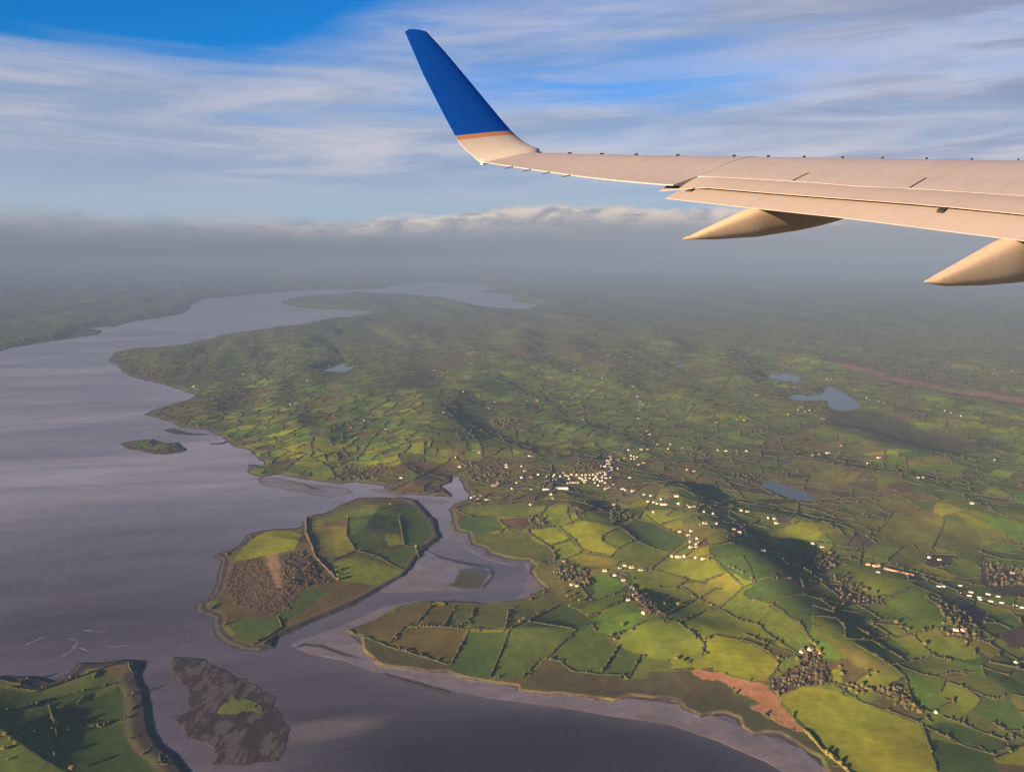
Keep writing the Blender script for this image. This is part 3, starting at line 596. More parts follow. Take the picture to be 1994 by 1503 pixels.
# mud and sand left by the tide: the sheet rises a little above the water there
def flat_mud(px, key, up, soft, ragged=10.0):
    P = ground(px); b = hit_block(P)
    if b is None: return
    x = gx[b]; y = gy[b]
    rg = ragged * 2
    i = inside(P, x + rg * (fbm(x / 60, y / 60, 5, 3) - .5), y + rg * (fbm(x / 60, y / 60, 9, 3) - .5))
    e = seg_dist(P, x, y)
    k = np.where(i, sstep(0, soft, e), 0) * (DIST2[b] < 3)
    zz_ = GZ.reshape(gx.shape)[b]
    GZ.reshape(gx.shape)[b] = np.where(k > 0, np.maximum(zz_, -1.0 + (1.0 + up) * sstep(0, .5, k) + .05 * (fbm(x / 40, y / 40, 2, 3) - .5)), zz_)
    c = np.array(PAL[key]) * (.75 + .5 * fbm(x / 50, y / 30, 19, 4))[..., None]
    if key in ('mud', 'mudd'): WET[b] = np.maximum(WET[b], k * (.5 + .5 * sstep(.4, .6, fbm(x / 70, y / 45, 23, 3))))
    kk = k[..., None]; COL3[b] = COL3[b] * (1 - kk) + c * kk
B1o = [(560, 1258), (600, 1274), (670, 1288), (723, 1309), (811, 1326), (888, 1347), (951, 1361), (1091, 1379), (1197, 1397), (1300, 1411), (1399, 1446), (1487, 1484), (1522, 1503), (1560, 1600)]
flat_mud([(1640, 1600), (1620, 1503), (1561, 1455), (1441, 1410), (1330, 1370), (1091, 1340), (916, 1310), (740, 1285), (690, 1240), (664, 1222), (620, 1232), (570, 1250)] + B1o, 'mud', .28, 8)
flat_mud(C6([(380, 440), (640, 195), (720, 225), (860, 265), (940, 275), (1035, 295), (1045, 350), (985, 415), (850, 432), (640, 436), (480, 445)]), 'mud', .25, 12)
flat_mud([(873, 1000), (884, 1030), (905, 1040), (913, 1062), (940, 1072), (953, 1084), (996, 1094), (1025, 1096), (1000, 1103), (960, 1095), (925, 1082), (900, 1066), (880, 1048), (868, 1020)], 'mud', .25, 10)
flat_mud([(700, 950), (750, 952), (790, 967), (850, 972), (880, 975), (860, 985), (800, 975), (740, 962)], 'mud', .2, 14)
flat_mud([(490, 928), (545, 928), (600, 940), (680, 948), (700, 960), (640, 972), (560, 958), (500, 945)], 'mud', .16, 40, 26)
flat_mud(C6([(1180, 250), (1250, 270), (1240, 330), (1330, 420), (1210, 480), (1130, 480), (1180, 430), (1200, 330)]), 'mud', .25, 14)
flat_mud(C6([(0, 690), (250, 590), (400, 520), (620, 475), (900, 490), (1180, 470), (1180, 500), (700, 510), (560, 505), (380, 580), (230, 660), (0, 720)]), 'mud', .25, 6, 2)
flat_mud(C6([(745, 395), (800, 380), (830, 310), (960, 290), (1020, 325), (960, 420), (850, 422)]), 'marsh', .4, 10, 6)
flat_mud(C6([(660, 205), (740, 235), (900, 275), (1010, 290), (1040, 330), (1020, 370), (970, 420), (960, 405), (1010, 350), (1000, 305), (890, 290), (730, 250)]), 'rock', .6, 3, 2)
flat_mud(C5([(1600, 760), (1680, 715), (1790, 725), (1900, 765), (2040, 810), (1900, 790), (1780, 745), (1690, 735)]), 'rock', .5, 4, 4)
flat_mud(C6([(370, 880), (440, 880), (620, 930), (800, 985), (790, 1000), (600, 950)]), 'rock', .4, 4, 10)
flat_mud(C2([(890, 960), (960, 950), (1050, 975), (1180, 985), (1080, 992), (960, 985)]), 'rock', .6, 8, 4)
flat_mud(C2([(1110, 1015), (1160, 1035), (1290, 1020), (1240, 1040), (1170, 1045)]), 'rock', .6, 8, 4)
flat_mud(C2([(1640, 1240), (1740, 1275), (1800, 1295), (1720, 1290)]), 'rock', .4, 6, 6)
# the reef: weed-covered rock with a little grass on top
i = inside(REEF, GX + 26 * (fbm(GX / 30, GY / 30, 41, 3) - .5), GY + 26 * (fbm(GX / 30, GY / 30, 45, 3) - .5))
e = seg_dist(REEF, GX, GY); rn = fbm(GX / 15, GY / 40, 47, 5, .6)
GZ = np.where(i, np.maximum(GZ, .06 + .45 * sstep(0, 40, e) * sstep(.38, .62, rn) + .2 * sstep(0, 10, e)), GZ)
ck = sstep(.40, .52, rn)[:, None]
rc = np.array(PAL['mud']) * .5 * (1 - ck) + np.array((.034, .029, .031)) * ck * (.7 + .6 * fbm(GX / 9, GY / 20, 49, 3))[:, None]
ii = (i & (sstep(0, 14, e) > .05))[:, None]
COLR[:] = np.where(ii, rc, COLR)
GZ = GZ.reshape(-1)
gp = ground(C5([(1225, 1095), (1300, 1015), (1420, 1040), (1450, 1092), (1280, 1108)])); i = inside(gp, GX + 46 * (rn - .5), GY + 46 * (fbm(GX / 20, GY / 20, 14, 4) - .5))
COLR[i] = np.array(PAL['g3']) * (.7 + .8 * rn[i, None]); GZ[i] += 1.0
COLR[:] = np.clip(COLR, .004, .6)

def ground_material():
    m = bpy.data.materials.new('ground_cover'); m.use_nodes = True
    n = NT(m.node_tree); b = n.n['Principled BSDF']
    an = n.add('ShaderNodeAttribute', attribute_name='cover'); at = an.outputs['Color']; wet = an.outputs['Alpha']
    p = n.add('ShaderNodeNewGeometry').outputs['Position']
    f1 = n.noise(p, .05, 5.0, .65); f2 = n.noise(p, .012, 4.0, .6)
    g = n.math('MULTIPLY_ADD', f1, .75, n.math('MULTIPLY_ADD', f2, .5, .36))
    gg = n.vec(g, g, g)
    n.l.new(n.mix(1.0, at, gg, 'MULTIPLY'), b.inputs['Base Color'])
    n.l.new(n.math('MULTIPLY_ADD', wet, -.62, .95), b.inputs['Roughness'])
    n.l.new(n.math('MULTIPLY_ADD', wet, .40, .08), b.inputs['Specular IOR Level'])
    return m
nr, nc_ = gx.shape
idx = np.arange(nr * nc_).reshape(nr, nc_)
nxt = np.roll(idx, -1, 1)
F = np.stack([idx[:-1], idx[1:], nxt[1:], nxt[:-1]], -1).reshape(-1, 4)
V = np.column_stack([GX, GY, GZ])
land = fast_mesh('terrain', V, F, [ground_material()], smooth=True)
a = land.data.color_attributes.new('cover', 'FLOAT_COLOR', 'POINT')
a.data.foreach_set('color', np.column_stack([COLR, WET.ravel()]).astype(np.float32).ravel())
tag(land, kind='structure')

# ------------------------------------------------------------------ water
def water_material(name, base, rough, wave, silt_and_sheen=()):
    m = bpy.data.materials.new(name); m.use_nodes = True
    n = NT(m.node_tree); b = n.n['Principled BSDF']
    p = n.add('ShaderNodeNewGeometry').outputs['Position']
    x, y, z = n.sep(p)
    q = n.vec(n.math('MULTIPLY_ADD', x, .35, n.math('MULTIPLY', y, .12)), n.math('MULTIPLY_ADD', y, 1.0, n.math('MULTIPLY', x, -.3)), 0.0)
    w1 = n.noise(q, .012, 6.0, .62, .6); w2 = n.noise(q, .0016, 4.0, .55, .4)
    c = n.mix(n.mr(w2, .3, .7), tuple(v * .75 for v in base), tuple(v * 1.25 for v in base))
    for (ex, ey), (rx, ry), rot, tone, k in silt_and_sheen:          # silt shallows; the widest patch paints the dimmer reflection of near water
        u = n.math('SUBTRACT', n.math('MULTIPLY_ADD', w2, 260.0, x), ex + 130.0); v = n.math('SUBTRACT', n.math('MULTIPLY_ADD', w1, 60.0, y), ey + 30.0)
        cr, sr = math.cos(rot), math.sin(rot)
        a_ = n.math('DIVIDE', n.math('MULTIPLY_ADD', u, cr, n.math('MULTIPLY', v, sr)), rx); b_ = n.math('DIVIDE', n.math('MULTIPLY_ADD', v, cr, n.math('MULTIPLY', u, -sr)), ry)
        q2 = n.math('SQRT', n.math('MULTIPLY_ADD', a_, a_, n.math('MULTIPLY', b_, b_)))
        c = n.mix(n.math('MULTIPLY', n.mr(q2, 1.25, .40), k), c, tone)
    sk_ = n.noise(n.vec(n.math('MULTIPLY_ADD', x, .16, n.math('MULTIPLY', y, .10)), n.math('MULTIPLY_ADD', y, 1.0, n.math('MULTIPLY', x, -.28)), 2.0), .0058, 6.0, .66, .9)
    g_ = n.mr(sk_, .32, .68, .84, 1.16)
    c = n.mix(1.0, c, n.vec(g_, g_, g_), 'MULTIPLY')
    n.l.new(c, b.inputs['Base Color'])
    n.l.new(n.math('MULTIPLY_ADD', w2, .16, rough - .08), b.inputs['Roughness'])
    bp = n.add('ShaderNodeBump'); bp.inputs['Strength'].default_value = 1.0; bp.inputs['Distance'].default_value = wave
    n.l.new(w1, bp.inputs['Height']); n.l.new(bp.outputs[0], b.inputs['Normal'])
    b.inputs['IOR'].default_value = 1.33
    return m
SILT_AND_SHEEN = []
for px, r, rot, tone, k in (((60, 1260), (2300, 1150), .15, (.088, .078, .094), 1.0), ((560, 1150), (900, 420), -.2, (.100, .090, .104), .8), ((1080, 1480), (640, 260), -.12, (.028, .022, .023), 1.0), ((650, 1360), (330, 150), -.3, (.055, .045, .050), .8), ((650, 1418), (150, 45), .35, (.120, .100, .106), .9), ((480, 1330), (260, 120), 0.0, (.070, .058, .066), .7), ((250, 1200), (480, 280), 0.2, (.066, .054, .060), .9)):
    SILT_AND_SHEEN.append((tuple(ground([px])[0]), r, rot, tone, k))
wr = np.array([1.0, 2000, 5000, 12000, 30000, 62000]); wa = np.linspace(0, 2 * math.pi, 97)[:-1]
wv = np.stack([wr[:, None] * np.sin(wa), wr[:, None] * np.cos(wa), np.zeros((len(wr), len(wa)))], -1).reshape(-1, 3)
wi = np.arange(len(wr) * len(wa)).reshape(len(wr), len(wa)); wn = np.roll(wi, -1, 1)
sea = fast_mesh('water', wv, np.stack([wi[:-1], wi[1:], wn[1:], wn[:-1]], -1).reshape(-1, 4), [water_material('estuary_water', (.215, .207, .236), .34, 3.2, SILT_AND_SHEEN)])
tag(sea, kind='structure')
lake_m = water_material('lake_water', (.03, .04, .05), .12, .3)
for P, z in zip(LAKE_XY, LAKE_Z):
    c = P.mean(0)
    Q = c + (P - c) * 1.015
    lk = mesh_obj('lake', [(x, y, z) for x, y in Q], [list(range(len(Q)))[::1]], [lake_m])
    if lk.data.polygons[0].normal.z < 0: lk.data.flip_normals()
    tag(lk, kind='structure')

# foam on the shoals at the left
M_FOAM = material('foam', (.21, .20, .22), .9, .1)
FOAM = [[(40, 355), (80, 350)], [(105, 350), (150, 342), (210, 330)], [(260, 375), (345, 350)], [(195, 472), (235, 465)], [(300, 622), (355, 608)], [(125, 740), (160, 718), (230, 690), (310, 672)], [(270, 825), (330, 800), (385, 770), (425, 725), (420, 698), (370, 690), (320, 712)], [(435, 740), (470, 755), (505, 770)], [(590, 738), (700, 730), (790, 728)], [(1000, 728), (1070, 730)], [(1075, 160), (1095, 152)], [(1045, 215), (1065, 195), (1090, 182)], [(1075, 275), (1082, 250), (1078, 232)], [(160, 432), (185, 430)], [(300, 552), (380, 545)], [(440, 645), (530, 652), (580, 662)]]
fv, ff = [], []
for L in FOAM:
    P = ground(C5(L)); XY = []
    for a, b in zip(P[:-1], P[1:]):
        n = max(2, int(np.hypot(*(b - a)) / 4)); XY += [a + (b - a) * i / n for i in range(n)]
    XY = np.array(XY); m = len(XY)
    for i in range(m - 1):
        if _hash(np.array(i), np.array(len(fv)), 3) < .22: continue
        t_ = XY[i + 1] - XY[i]; nn = np.array([-t_[1], t_[0]]) / (np.hypot(*t_) + 1e-6)
        w0 = (.5 + 2.6 * float(vnoise(np.array(i / 5.0), np.array(len(L) * 3.7), 4))) * (.25 + math.sin(math.pi * (i + .5) / m))
        q = XY[i] + nn * 2.5 * (float(vnoise(np.array(i / 3.0), np.array(9.0), 6)) - .5)
        k = len(fv); fv += [(*(q - nn * w0), .03), (*(q + t_ - nn * w0 * .8), .03), (*(q + t_ * 1.1 + nn * w0 * .8), .03), (*(q + nn * w0), .03)]; ff.append((k, k + 1, k + 2, k + 3))
fo = mesh_obj('foam', fv, ff, [M_FOAM])
fo.data.update()
if fo.data.polygons[0].normal.z < 0: fo.data.flip_normals()
tag(fo, 'thin white foam lines on the shoals off the near left shore', 'foam', kind='stuff')
# ------------------------------------------------------------------ living green: blobs of leaves, hedges, trees, scrub
_g = (1 + 5 ** .5) / 2
ICO = np.array([(-1, _g, 0), (1, _g, 0), (-1, -_g, 0), (1, -_g, 0), (0, -1, _g), (0, 1, _g), (0, -1, -_g), (0, 1, -_g), (_g, 0, -1), (_g, 0, 1), (-_g, 0, -1), (-_g, 0, 1)]) / math.sqrt(1 + _g * _g)
ICF = np.array([(0, 11, 5), (0, 5, 1), (0, 1, 7), (0, 7, 10), (0, 10, 11), (1, 5, 9), (5, 11, 4), (11, 10, 2), (10, 7, 6), (7, 1, 8), (3, 9, 4), (3, 4, 2), (3, 2, 6), (3, 6, 8), (3, 8, 9), (4, 9, 5), (2, 4, 11), (6, 2, 10), (8, 6, 7), (9, 8, 1)])
OCV = np.array([(1, 0, 0), (0, 1, 0), (-1, 0, 0), (0, -1, 0), (0, 0, 1), (0, 0, -1)], float)
OCF = np.array([(0, 1, 4), (1, 2, 4), (2, 3, 4), (3, 0, 4), (1, 0, 5), (2, 1, 5), (3, 2, 5), (0, 3, 5)])
def blobs(pos, sx, sy, sz, ang=None, jit=.28, base=ICO, faces=ICF):
    n = len(pos); m = len(base)
    v = base[None] * (1 + jit * (RNG.random((n, m, 1)) * 2 - 1)) + .10 * RNG.standard_normal((n, m, 3)) * jit * 2
    v = v * np.stack([sx, sy, sz], -1)[:, None]
    if ang is None: ang = RNG.random(n) * 6.28
    c, s = np.cos(ang)[:, None], np.sin(ang)[:, None]
    x = v[..., 0] * c - v[..., 1] * s; y = v[..., 0] * s + v[..., 1] * c
    v = np.stack([x, y, v[..., 2]], -1) + pos[:, None]
    f = faces[None] + (np.arange(n) * m)[:, None, None]
    return v.reshape(-1, 3), f.reshape(-1, 3)

def leaf_material(name, a, b_, c):
    m = bpy.data.materials.new(name); m.use_nodes = True
    n = NT(m.node_tree); b = n.n['Principled BSDF']
    p = n.add('ShaderNodeNewGeometry').outputs['Position']
    f = n.noise(p, .035, 3.0, .6); f2 = n.noise(p, .33, 3.0, .6)
    n.l.new(n.mix(n.mr(f2, .3, .7), n.mix(n.mr(f, .35, .65), a, b_), c), b.inputs['Base Color'])
    b.inputs['Roughness'].default_value = .9; b.inputs['Specular IOR Level'].default_value = .1
    return m
M_HEDGE = leaf_material('hedge_leaves', (.056, .066, .027), (.078, .068, .034), (.044, .046, .021))
M_GORSE = leaf_material('bright_shrub_leaves', (.20, .17, .03), (.16, .13, .03), (.12, .11, .03))
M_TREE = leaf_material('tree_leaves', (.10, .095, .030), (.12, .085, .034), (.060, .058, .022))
M_BARE = leaf_material('bare_twigs', (.135, .088, .050), (.095, .066, .042), (.066, .048, .032))
M_DARK = leaf_material('dark_conifer_needles', (.030, .036, .020), (.040, .038, .024), (.024, .026, .016))
M_BARK = material('bark', (.07, .05, .035), .9, .1, var=.3, scale=2.0)

def line_points(P, step):
    """resample a ground polyline; also the running direction"""
    P = np.asarray(P); out_, an = [], []
    for a, b in zip(P[:-1], P[1:]):
        L = np.hypot(*(b - a)); n = max(1, int(L / step))
        for i in range(n):
            out_.append(a + (b - a) * ((i + rnd.random() * .5) / n)); an.append(math.atan2(b[1] - a[1], b[0] - a[0]))
    return np.array(out_), np.array(an)

def hedge_geo(XY, AN, w_, h_, step, tall=.07, faces='ico'):
    n = len(XY)
    z = terrain_z(XY[:, 0], XY[:, 1])
    hv_ = h_ * (.55 + .9 * vnoise(XY[:, 0] / 24, XY[:, 1] / 24, 3))
    big = RNG.random(n) < tall
    hv_ = np.where(big, hv_ * 2.0, hv_)
    sy = w_ * (.75 + .5 * RNG.random(n)) * np.where(big, 1.6, 1)
    sx = np.maximum(step * .62, sy * .9)
    pos = np.column_stack([XY + RNG.standard_normal((n, 2)) * w_ * .22, z + hv_ * .42])
    if faces == 'ico': return blobs(pos, sx, sy, hv_ * .62, AN)
    return blobs(pos, sx, sy, hv_ * .62, AN, base=OCV, faces=OCF)

class Namer:
    """words for where a thing stands: its nearest named place, then its order from the left there"""
    ORD = 'first second third fourth fifth sixth seventh eighth ninth tenth eleventh twelfth thirteenth fourteenth fifteenth sixteenth seventeenth eighteenth nineteenth twentieth'.split()
    def __init__(s, places): s.pl = places; s.items = {}
    def add(s, px, item):
        d_ = [((px[0] - q[0]) / 1.3) ** 2 + (px[1] - q[1]) ** 2 * 2.2 for q, _ in s.pl]
        s.items.setdefault(int(np.argmin(d_)), []).append((px, item))
    def each(s):
        for k, L in s.items.items():
            L.sort(key=lambda t: t[0][0])
            for i, (px, it) in enumerate(L):
                o = '' if len(L) == 1 else ', leftmost' if i == 0 else ', rightmost' if i == len(L) - 1 else ', %s from the left' % s.ORD[i] if i < 20 else ', %s from the right' % s.ORD[len(L) - 1 - i]
                yield it, s.pl[k][1], o, s.pl[k][1]

hedge_names = Namer([((560, 1090), 'on the river island'), ((760, 1040), 'on the far half of the river island'), ((80, 1400), 'on the near left shore'), ((780, 1240), 'on the low fields at the creek mouth'), ((950, 1230), 'on the long strips above the mud'), ((1010, 1060), 'beside the olive field by the creek'),
    ((1110, 1050), 'between the yellow fields'), ((1230, 1050), 'between the bright hill fields'), ((1320, 1020), 'below the village road'), ((1060, 1280), 'above the brown marsh'), ((1180, 1190), 'under the farm cluster'), ((1240, 1290), 'around the round green hill'), ((1380, 1160), 'on the olive ridge fields'), ((1480, 1220), 'on the slope below the ridge'),
    ((1600, 1250), 'beside the shaded valley'), ((1700, 1030), 'on the dull fields upper right'), ((1690, 1130), 'around the bright field on the right'), ((1800, 1240), 'below the white row on the right'), ((1860, 1330), 'on the dark fields right of centre'), ((1540, 1400), 'along the reed shore'), ((1800, 1450), 'beside the large bright corner field'), ((1350, 1260), 'between the round hill and bright slope')])
grp = 'hedgerows between the near fields'
for T, p in HEDGES:
    px = T(p)
    P = on_land(px)[:, :2]
    bright = p[0] == (1430, 1090)
    thick = p[0] in ((830, 260),)
    XY, AN = line_points(P, 1.9)
    V_, F_ = hedge_geo(XY, AN, 3.4 if bright or thick else 2.0, 5.0 if bright or thick else 3.4, 2.2, .06)
    o = fast_mesh('hedgerow', V_ - np.append(P[0], 0), F_, [M_GORSE if bright else M_BARE if thick else M_HEDGE])
    o.location = (*P[0], 0)
    hedge_names.add(np.mean(px, 0), (o, bright, thick, len(p) > 3))
for (o, br, tk, lg), ph, od, key in hedge_names.each():
    look = 'bright yellow shrubby hedge' if br else 'thick brown line of leafless trees' if tk else 'long winding dark hedgerow' if lg else 'short dark hedgerow'
    tag(o, '%s %s%s' % (look, ph, od), 'hedge', grp)

# the rest of the hedge network, run along the outlines of the fields nobody could count
def untraced(x, y):
    m = np.ones(len(x), bool)
    for P in TRACED:
        lo, hi = P.min(0), P.max(0)
        c = np.where((x > lo[0]) & (x < hi[0]) & (y > lo[1]) & (y < hi[1]))[0]
        if len(c): m[c[inside(P, x[c], y[c])]] = False
    return m
HX = {k: ([], []) for k in range(3)}
for P in AUTO:
    c = P.mean(0); r = np.hypot(*c)
    k = 0 if r < 3900 else 1 if r < 7500 else 2
    if r > 13500: continue
    step = (2.6, 6.0, 17.0)[k]
    for a, b in zip(P, np.roll(P, -1, 0)):
        if (a[0] + 1e-3 * a[1]) > (b[0] + 1e-3 * b[1]) and rnd.random() < .8: continue       # each shared edge mostly once
        if rnd.random() < .12: continue
        XY, AN = line_points([a, b], step)
        HX[k][0].append(XY); HX[k][1].append(AN)
HV, HF, n0 = [], [], 0
for k in range(3):
    XY = np.vstack(HX[k][0]); AN = np.concatenate(HX[k][1])
    q = XY.copy()
    for _ in range(3):
        wx, wy = warp(q[:, 0], q[:, 1]); q = q - (np.column_stack([wx, wy]) - XY) * .8
    XY = q
    keep = (np.abs(np.arctan2(XY[:, 0], XY[:, 1])) < math.radians(34.5)) & (vnoise(XY[:, 0] / 60, XY[:, 1] / 60, 88) > .16)
    XY, AN = XY[keep], AN[keep]
    keep = coast(XY[:, 0], XY[:, 1]) > 22
    for P in LAKE_XY + BOGS:
        keep &= ~inside(P, XY[:, 0], XY[:, 1])
    if k < 2: keep &= untraced(XY[:, 0], XY[:, 1])
    XY, AN = XY[keep], AN[keep]
    v, f = hedge_geo(XY, AN, (2.1, 3.2, 5.0)[k], (3.8, 5.2, 6.3)[k], (3.0, 6.6, 18.0)[k], (.05, .08, .10)[k], 'ico' if k == 0 else 'oct')
    HV.append(v); HF.append(f + n0); n0 += len(v)
o = fast_mesh('hedge_network', np.vstack(HV), np.vstack(HF), [M_HEDGE])
tag(o, 'countless dark hedges netting the fields into the distance', 'hedges', kind='stuff')

# scrub and woods that read as one mass
def scatter_in(px, spacing, T=None):
    P = on_land(T(px) if T else px)[:, :2]
    lo, hi = P.min(0), P.max(0)
    n = int((hi[0] - lo[0]) * (hi[1] - lo[1]) / spacing ** 2)
    q = lo + RNG.random((n, 2)) * (hi - lo)
    q = q[inside(P, q[:, 0], q[:, 1])]
    return q
def bushes(name, q, smin, smax, mats, label, cat):
    n = len(q); s = smin + (smax - smin) * RNG.random(n) ** 1.5
    gap = fbm(q[:, 0] / 16, q[:, 1] / 16, 66, 3)
    ok = gap > .36; q, s, gap = q[ok], s[ok], gap[ok]; n = len(q); s = s * (.35 + 1.3 * gap)
    z = terrain_z(q[:, 0], q[:, 1])
    v, f = blobs(np.column_stack([q, z + s * .55]), s * .8, s * .8, s, None, .35)
    o = fast_mesh(name, v, f, mats)
    o.data.polygons.foreach_set('material_index', np.repeat(RNG.integers(0, len(mats), n), 20).astype(np.int32))
    return tag(o, label, cat, kind='stuff')
bushes('island_scrub', scatter_in([(290, 600), (480, 550), (600, 780), (790, 800), (700, 950), (540, 990), (280, 900), (210, 740)], 3.3, T6), .5, 2.1, [M_BARE, M_BARE, M_HEDGE], 'brown leafless scrub covering the seaward half of the island', 'scrub')
bushes('island_thicket', scatter_in([(660, 560), (820, 500), (900, 650), (1010, 740), (780, 780), (650, 780)], 3.5, T6), .7, 3.2, [M_BARE, M_DARK], 'dark thicket in the middle of the river island', 'scrub')
bushes('shelter_wood', scatter_in([(1100, 620), (1260, 500), (1440, 430), (1470, 260), (1600, 380), (1680, 640), (1400, 660), (1150, 770)], 5.2, T4), 1.4, 6.0, [M_DARK, M_TREE, M_BARE], 'dark shelter wood between the two bright shore fields', 'wood')
bushes('reed_bed', scatter_in([(300, 480), (600, 530), (850, 600), (1080, 660), (1140, 740), (1200, 850), (1430, 1090), (1370, 1100), (1190, 1030), (1060, 950), (920, 880), (990, 820), (880, 770), (740, 700), (620, 600), (450, 600)], 2.5, T4), .4, 1.0, [material('dry_reeds', (.26, .142, .072), .9, .1, var=.25, scale=.1)], 'orange reed bed along the muddy shore', 'reeds')
WQ = [scatter_in(p, s * .78, T) for T, p, s in ((C7, [(690, 210), (930, 210), (960, 290), (800, 330), (690, 280)], 11), (C8, [(830, 500), (920, 480), (1090, 490), (1100, 560), (850, 565)], 11), (C8, [(1150, 860), (1290, 850), (1320, 910), (1150, 960)], 10), (C8, [(500, 905), (620, 890), (650, 990), (520, 1000)], 11),
     (C7, [(1500, 500), (1640, 520), (1760, 650), (1720, 800), (1580, 640)], 11), (C7, [(1760, 260), (1994, 310), (1994, 400), (1800, 400)], 11), (C7, [(1180, 960), (1290, 960), (1440, 1110), (1300, 1080)], 9), (C8, [(0, 500), (130, 480), (480, 580), (400, 640), (100, 640)], 15), (C8, [(560, 640), (720, 620), (700, 680), (580, 700)], 12),
     (C8, [(1690, 390), (1900, 400), (1890, 450), (1760, 440)], 13), (C8, [(180, 160), (330, 130), (560, 190), (520, 240), (300, 220)], 17), (C4, [(60, 840), (250, 830), (330, 880), (150, 900)], 20), (C4, [(340, 1200), (540, 1200), (480, 1250), (390, 1230)], 17),
     (C3, [(160, 1150), (470, 1140), (540, 1110), (450, 1180), (320, 1240), (160, 1230)], 19),  (C7, [(930, 330), (1180, 440), (1160, 510), (960, 470)], 13), (C6, [(1340, 300), (1460, 290), (1570, 340), (1560, 430), (1500, 360), (1400, 380)], 8), (C6, [(1760, 440), (1860, 430), (1960, 560), (1900, 560)], 8))]
bushes('mixed_woodland', np.vstack(WQ), 1.6, 6.6, [M_BARE, M_HEDGE, M_DARK, M_TREE], 'patches of mixed leafless woodland scattered over the farmland', 'woodland')

# single trees: a forked trunk with limbs and a crown of leaf clumps
def tree_meshes(seed, hgt, wid):
    r = random.Random(seed)
    V_, F_ = [], []
    def limb(a, b, ra, rb, n=6):
        a, b = Vector(a), Vector(b); ax = (b - a).normalized(); u = ax.orthogonal().normalized(); v = ax.cross(u); k = len(V_)
        for c, rr_ in ((a, ra), (b, rb)):
            for i in range(n):
                t_ = 2 * math.pi * i / n; V_.append(tuple(c + (u * math.cos(t_) + v * math.sin(t_)) * rr_))
        for i in range(n): F_.append((k + i, k + (i + 1) % n, k + n + (i + 1) % n, k + n + i))
    limb((0, 0, -.6), (0, 0, hgt * .4), hgt * .035, hgt * .024)
    tips = []
    for i in range(6):
        t_ = i * 1.05 + r.random(); e = (math.cos(t_) * wid * .3, math.sin(t_) * wid * .3, hgt * r.uniform(.55, .8))
        limb((0, 0, hgt * r.uniform(.28, .4)), e, hgt * .016, hgt * .006, 5); tips.append(e)
    n = 64; c = []
    while len(c) < n:
        p_ = np.array([r.uniform(-1, 1), r.uniform(-1, 1), r.uniform(-1, 1)]); l_ = np.linalg.norm(p_)
        if .35 < l_ < 1: c.append(p_ * np.array([wid * .46, wid * .46, hgt * .34]) * (1 + .15 * r.uniform(-1, 1)) + np.array([0, 0, hgt * .62]))
    c = np.array(c); s = wid * (.10 + .08 * RNG.random(n))
    cv, cf = blobs(c, s * 1.2, s * 1.2, s, None, .45)
    return V_, F_, cv, cf
TREES = []
for sd, hg, wd_ in ((1, 11, 10), (2, 9, 9.5), (3, 13, 10), (4, 8, 7)):
    tv, tf, cv, cf = tree_meshes(sd, hg, wd_)
    me_t = bpy.data.meshes.new('trunk'); me_t.from_pydata(tv, [], tf); me_t.materials.append(M_BARK)
    o_ = fast_mesh('crown', cv, cf, [M_TREE]); me_c = o_.data; bpy.data.objects.remove(o_)
    TREES.append((me_t, me_c))
M_TREEB = leaf_material('sunlight_toned_leaves', (.19, .17, .04), (.16, .13, .04), (.11, .10, .035))  # brighter copy of the leaf tones, sunlight put into the colour
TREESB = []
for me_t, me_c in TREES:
    m2_ = me_c.copy(); m2_.materials.clear(); m2_.materials.append(M_TREEB); TREESB.append((me_t, m2_))
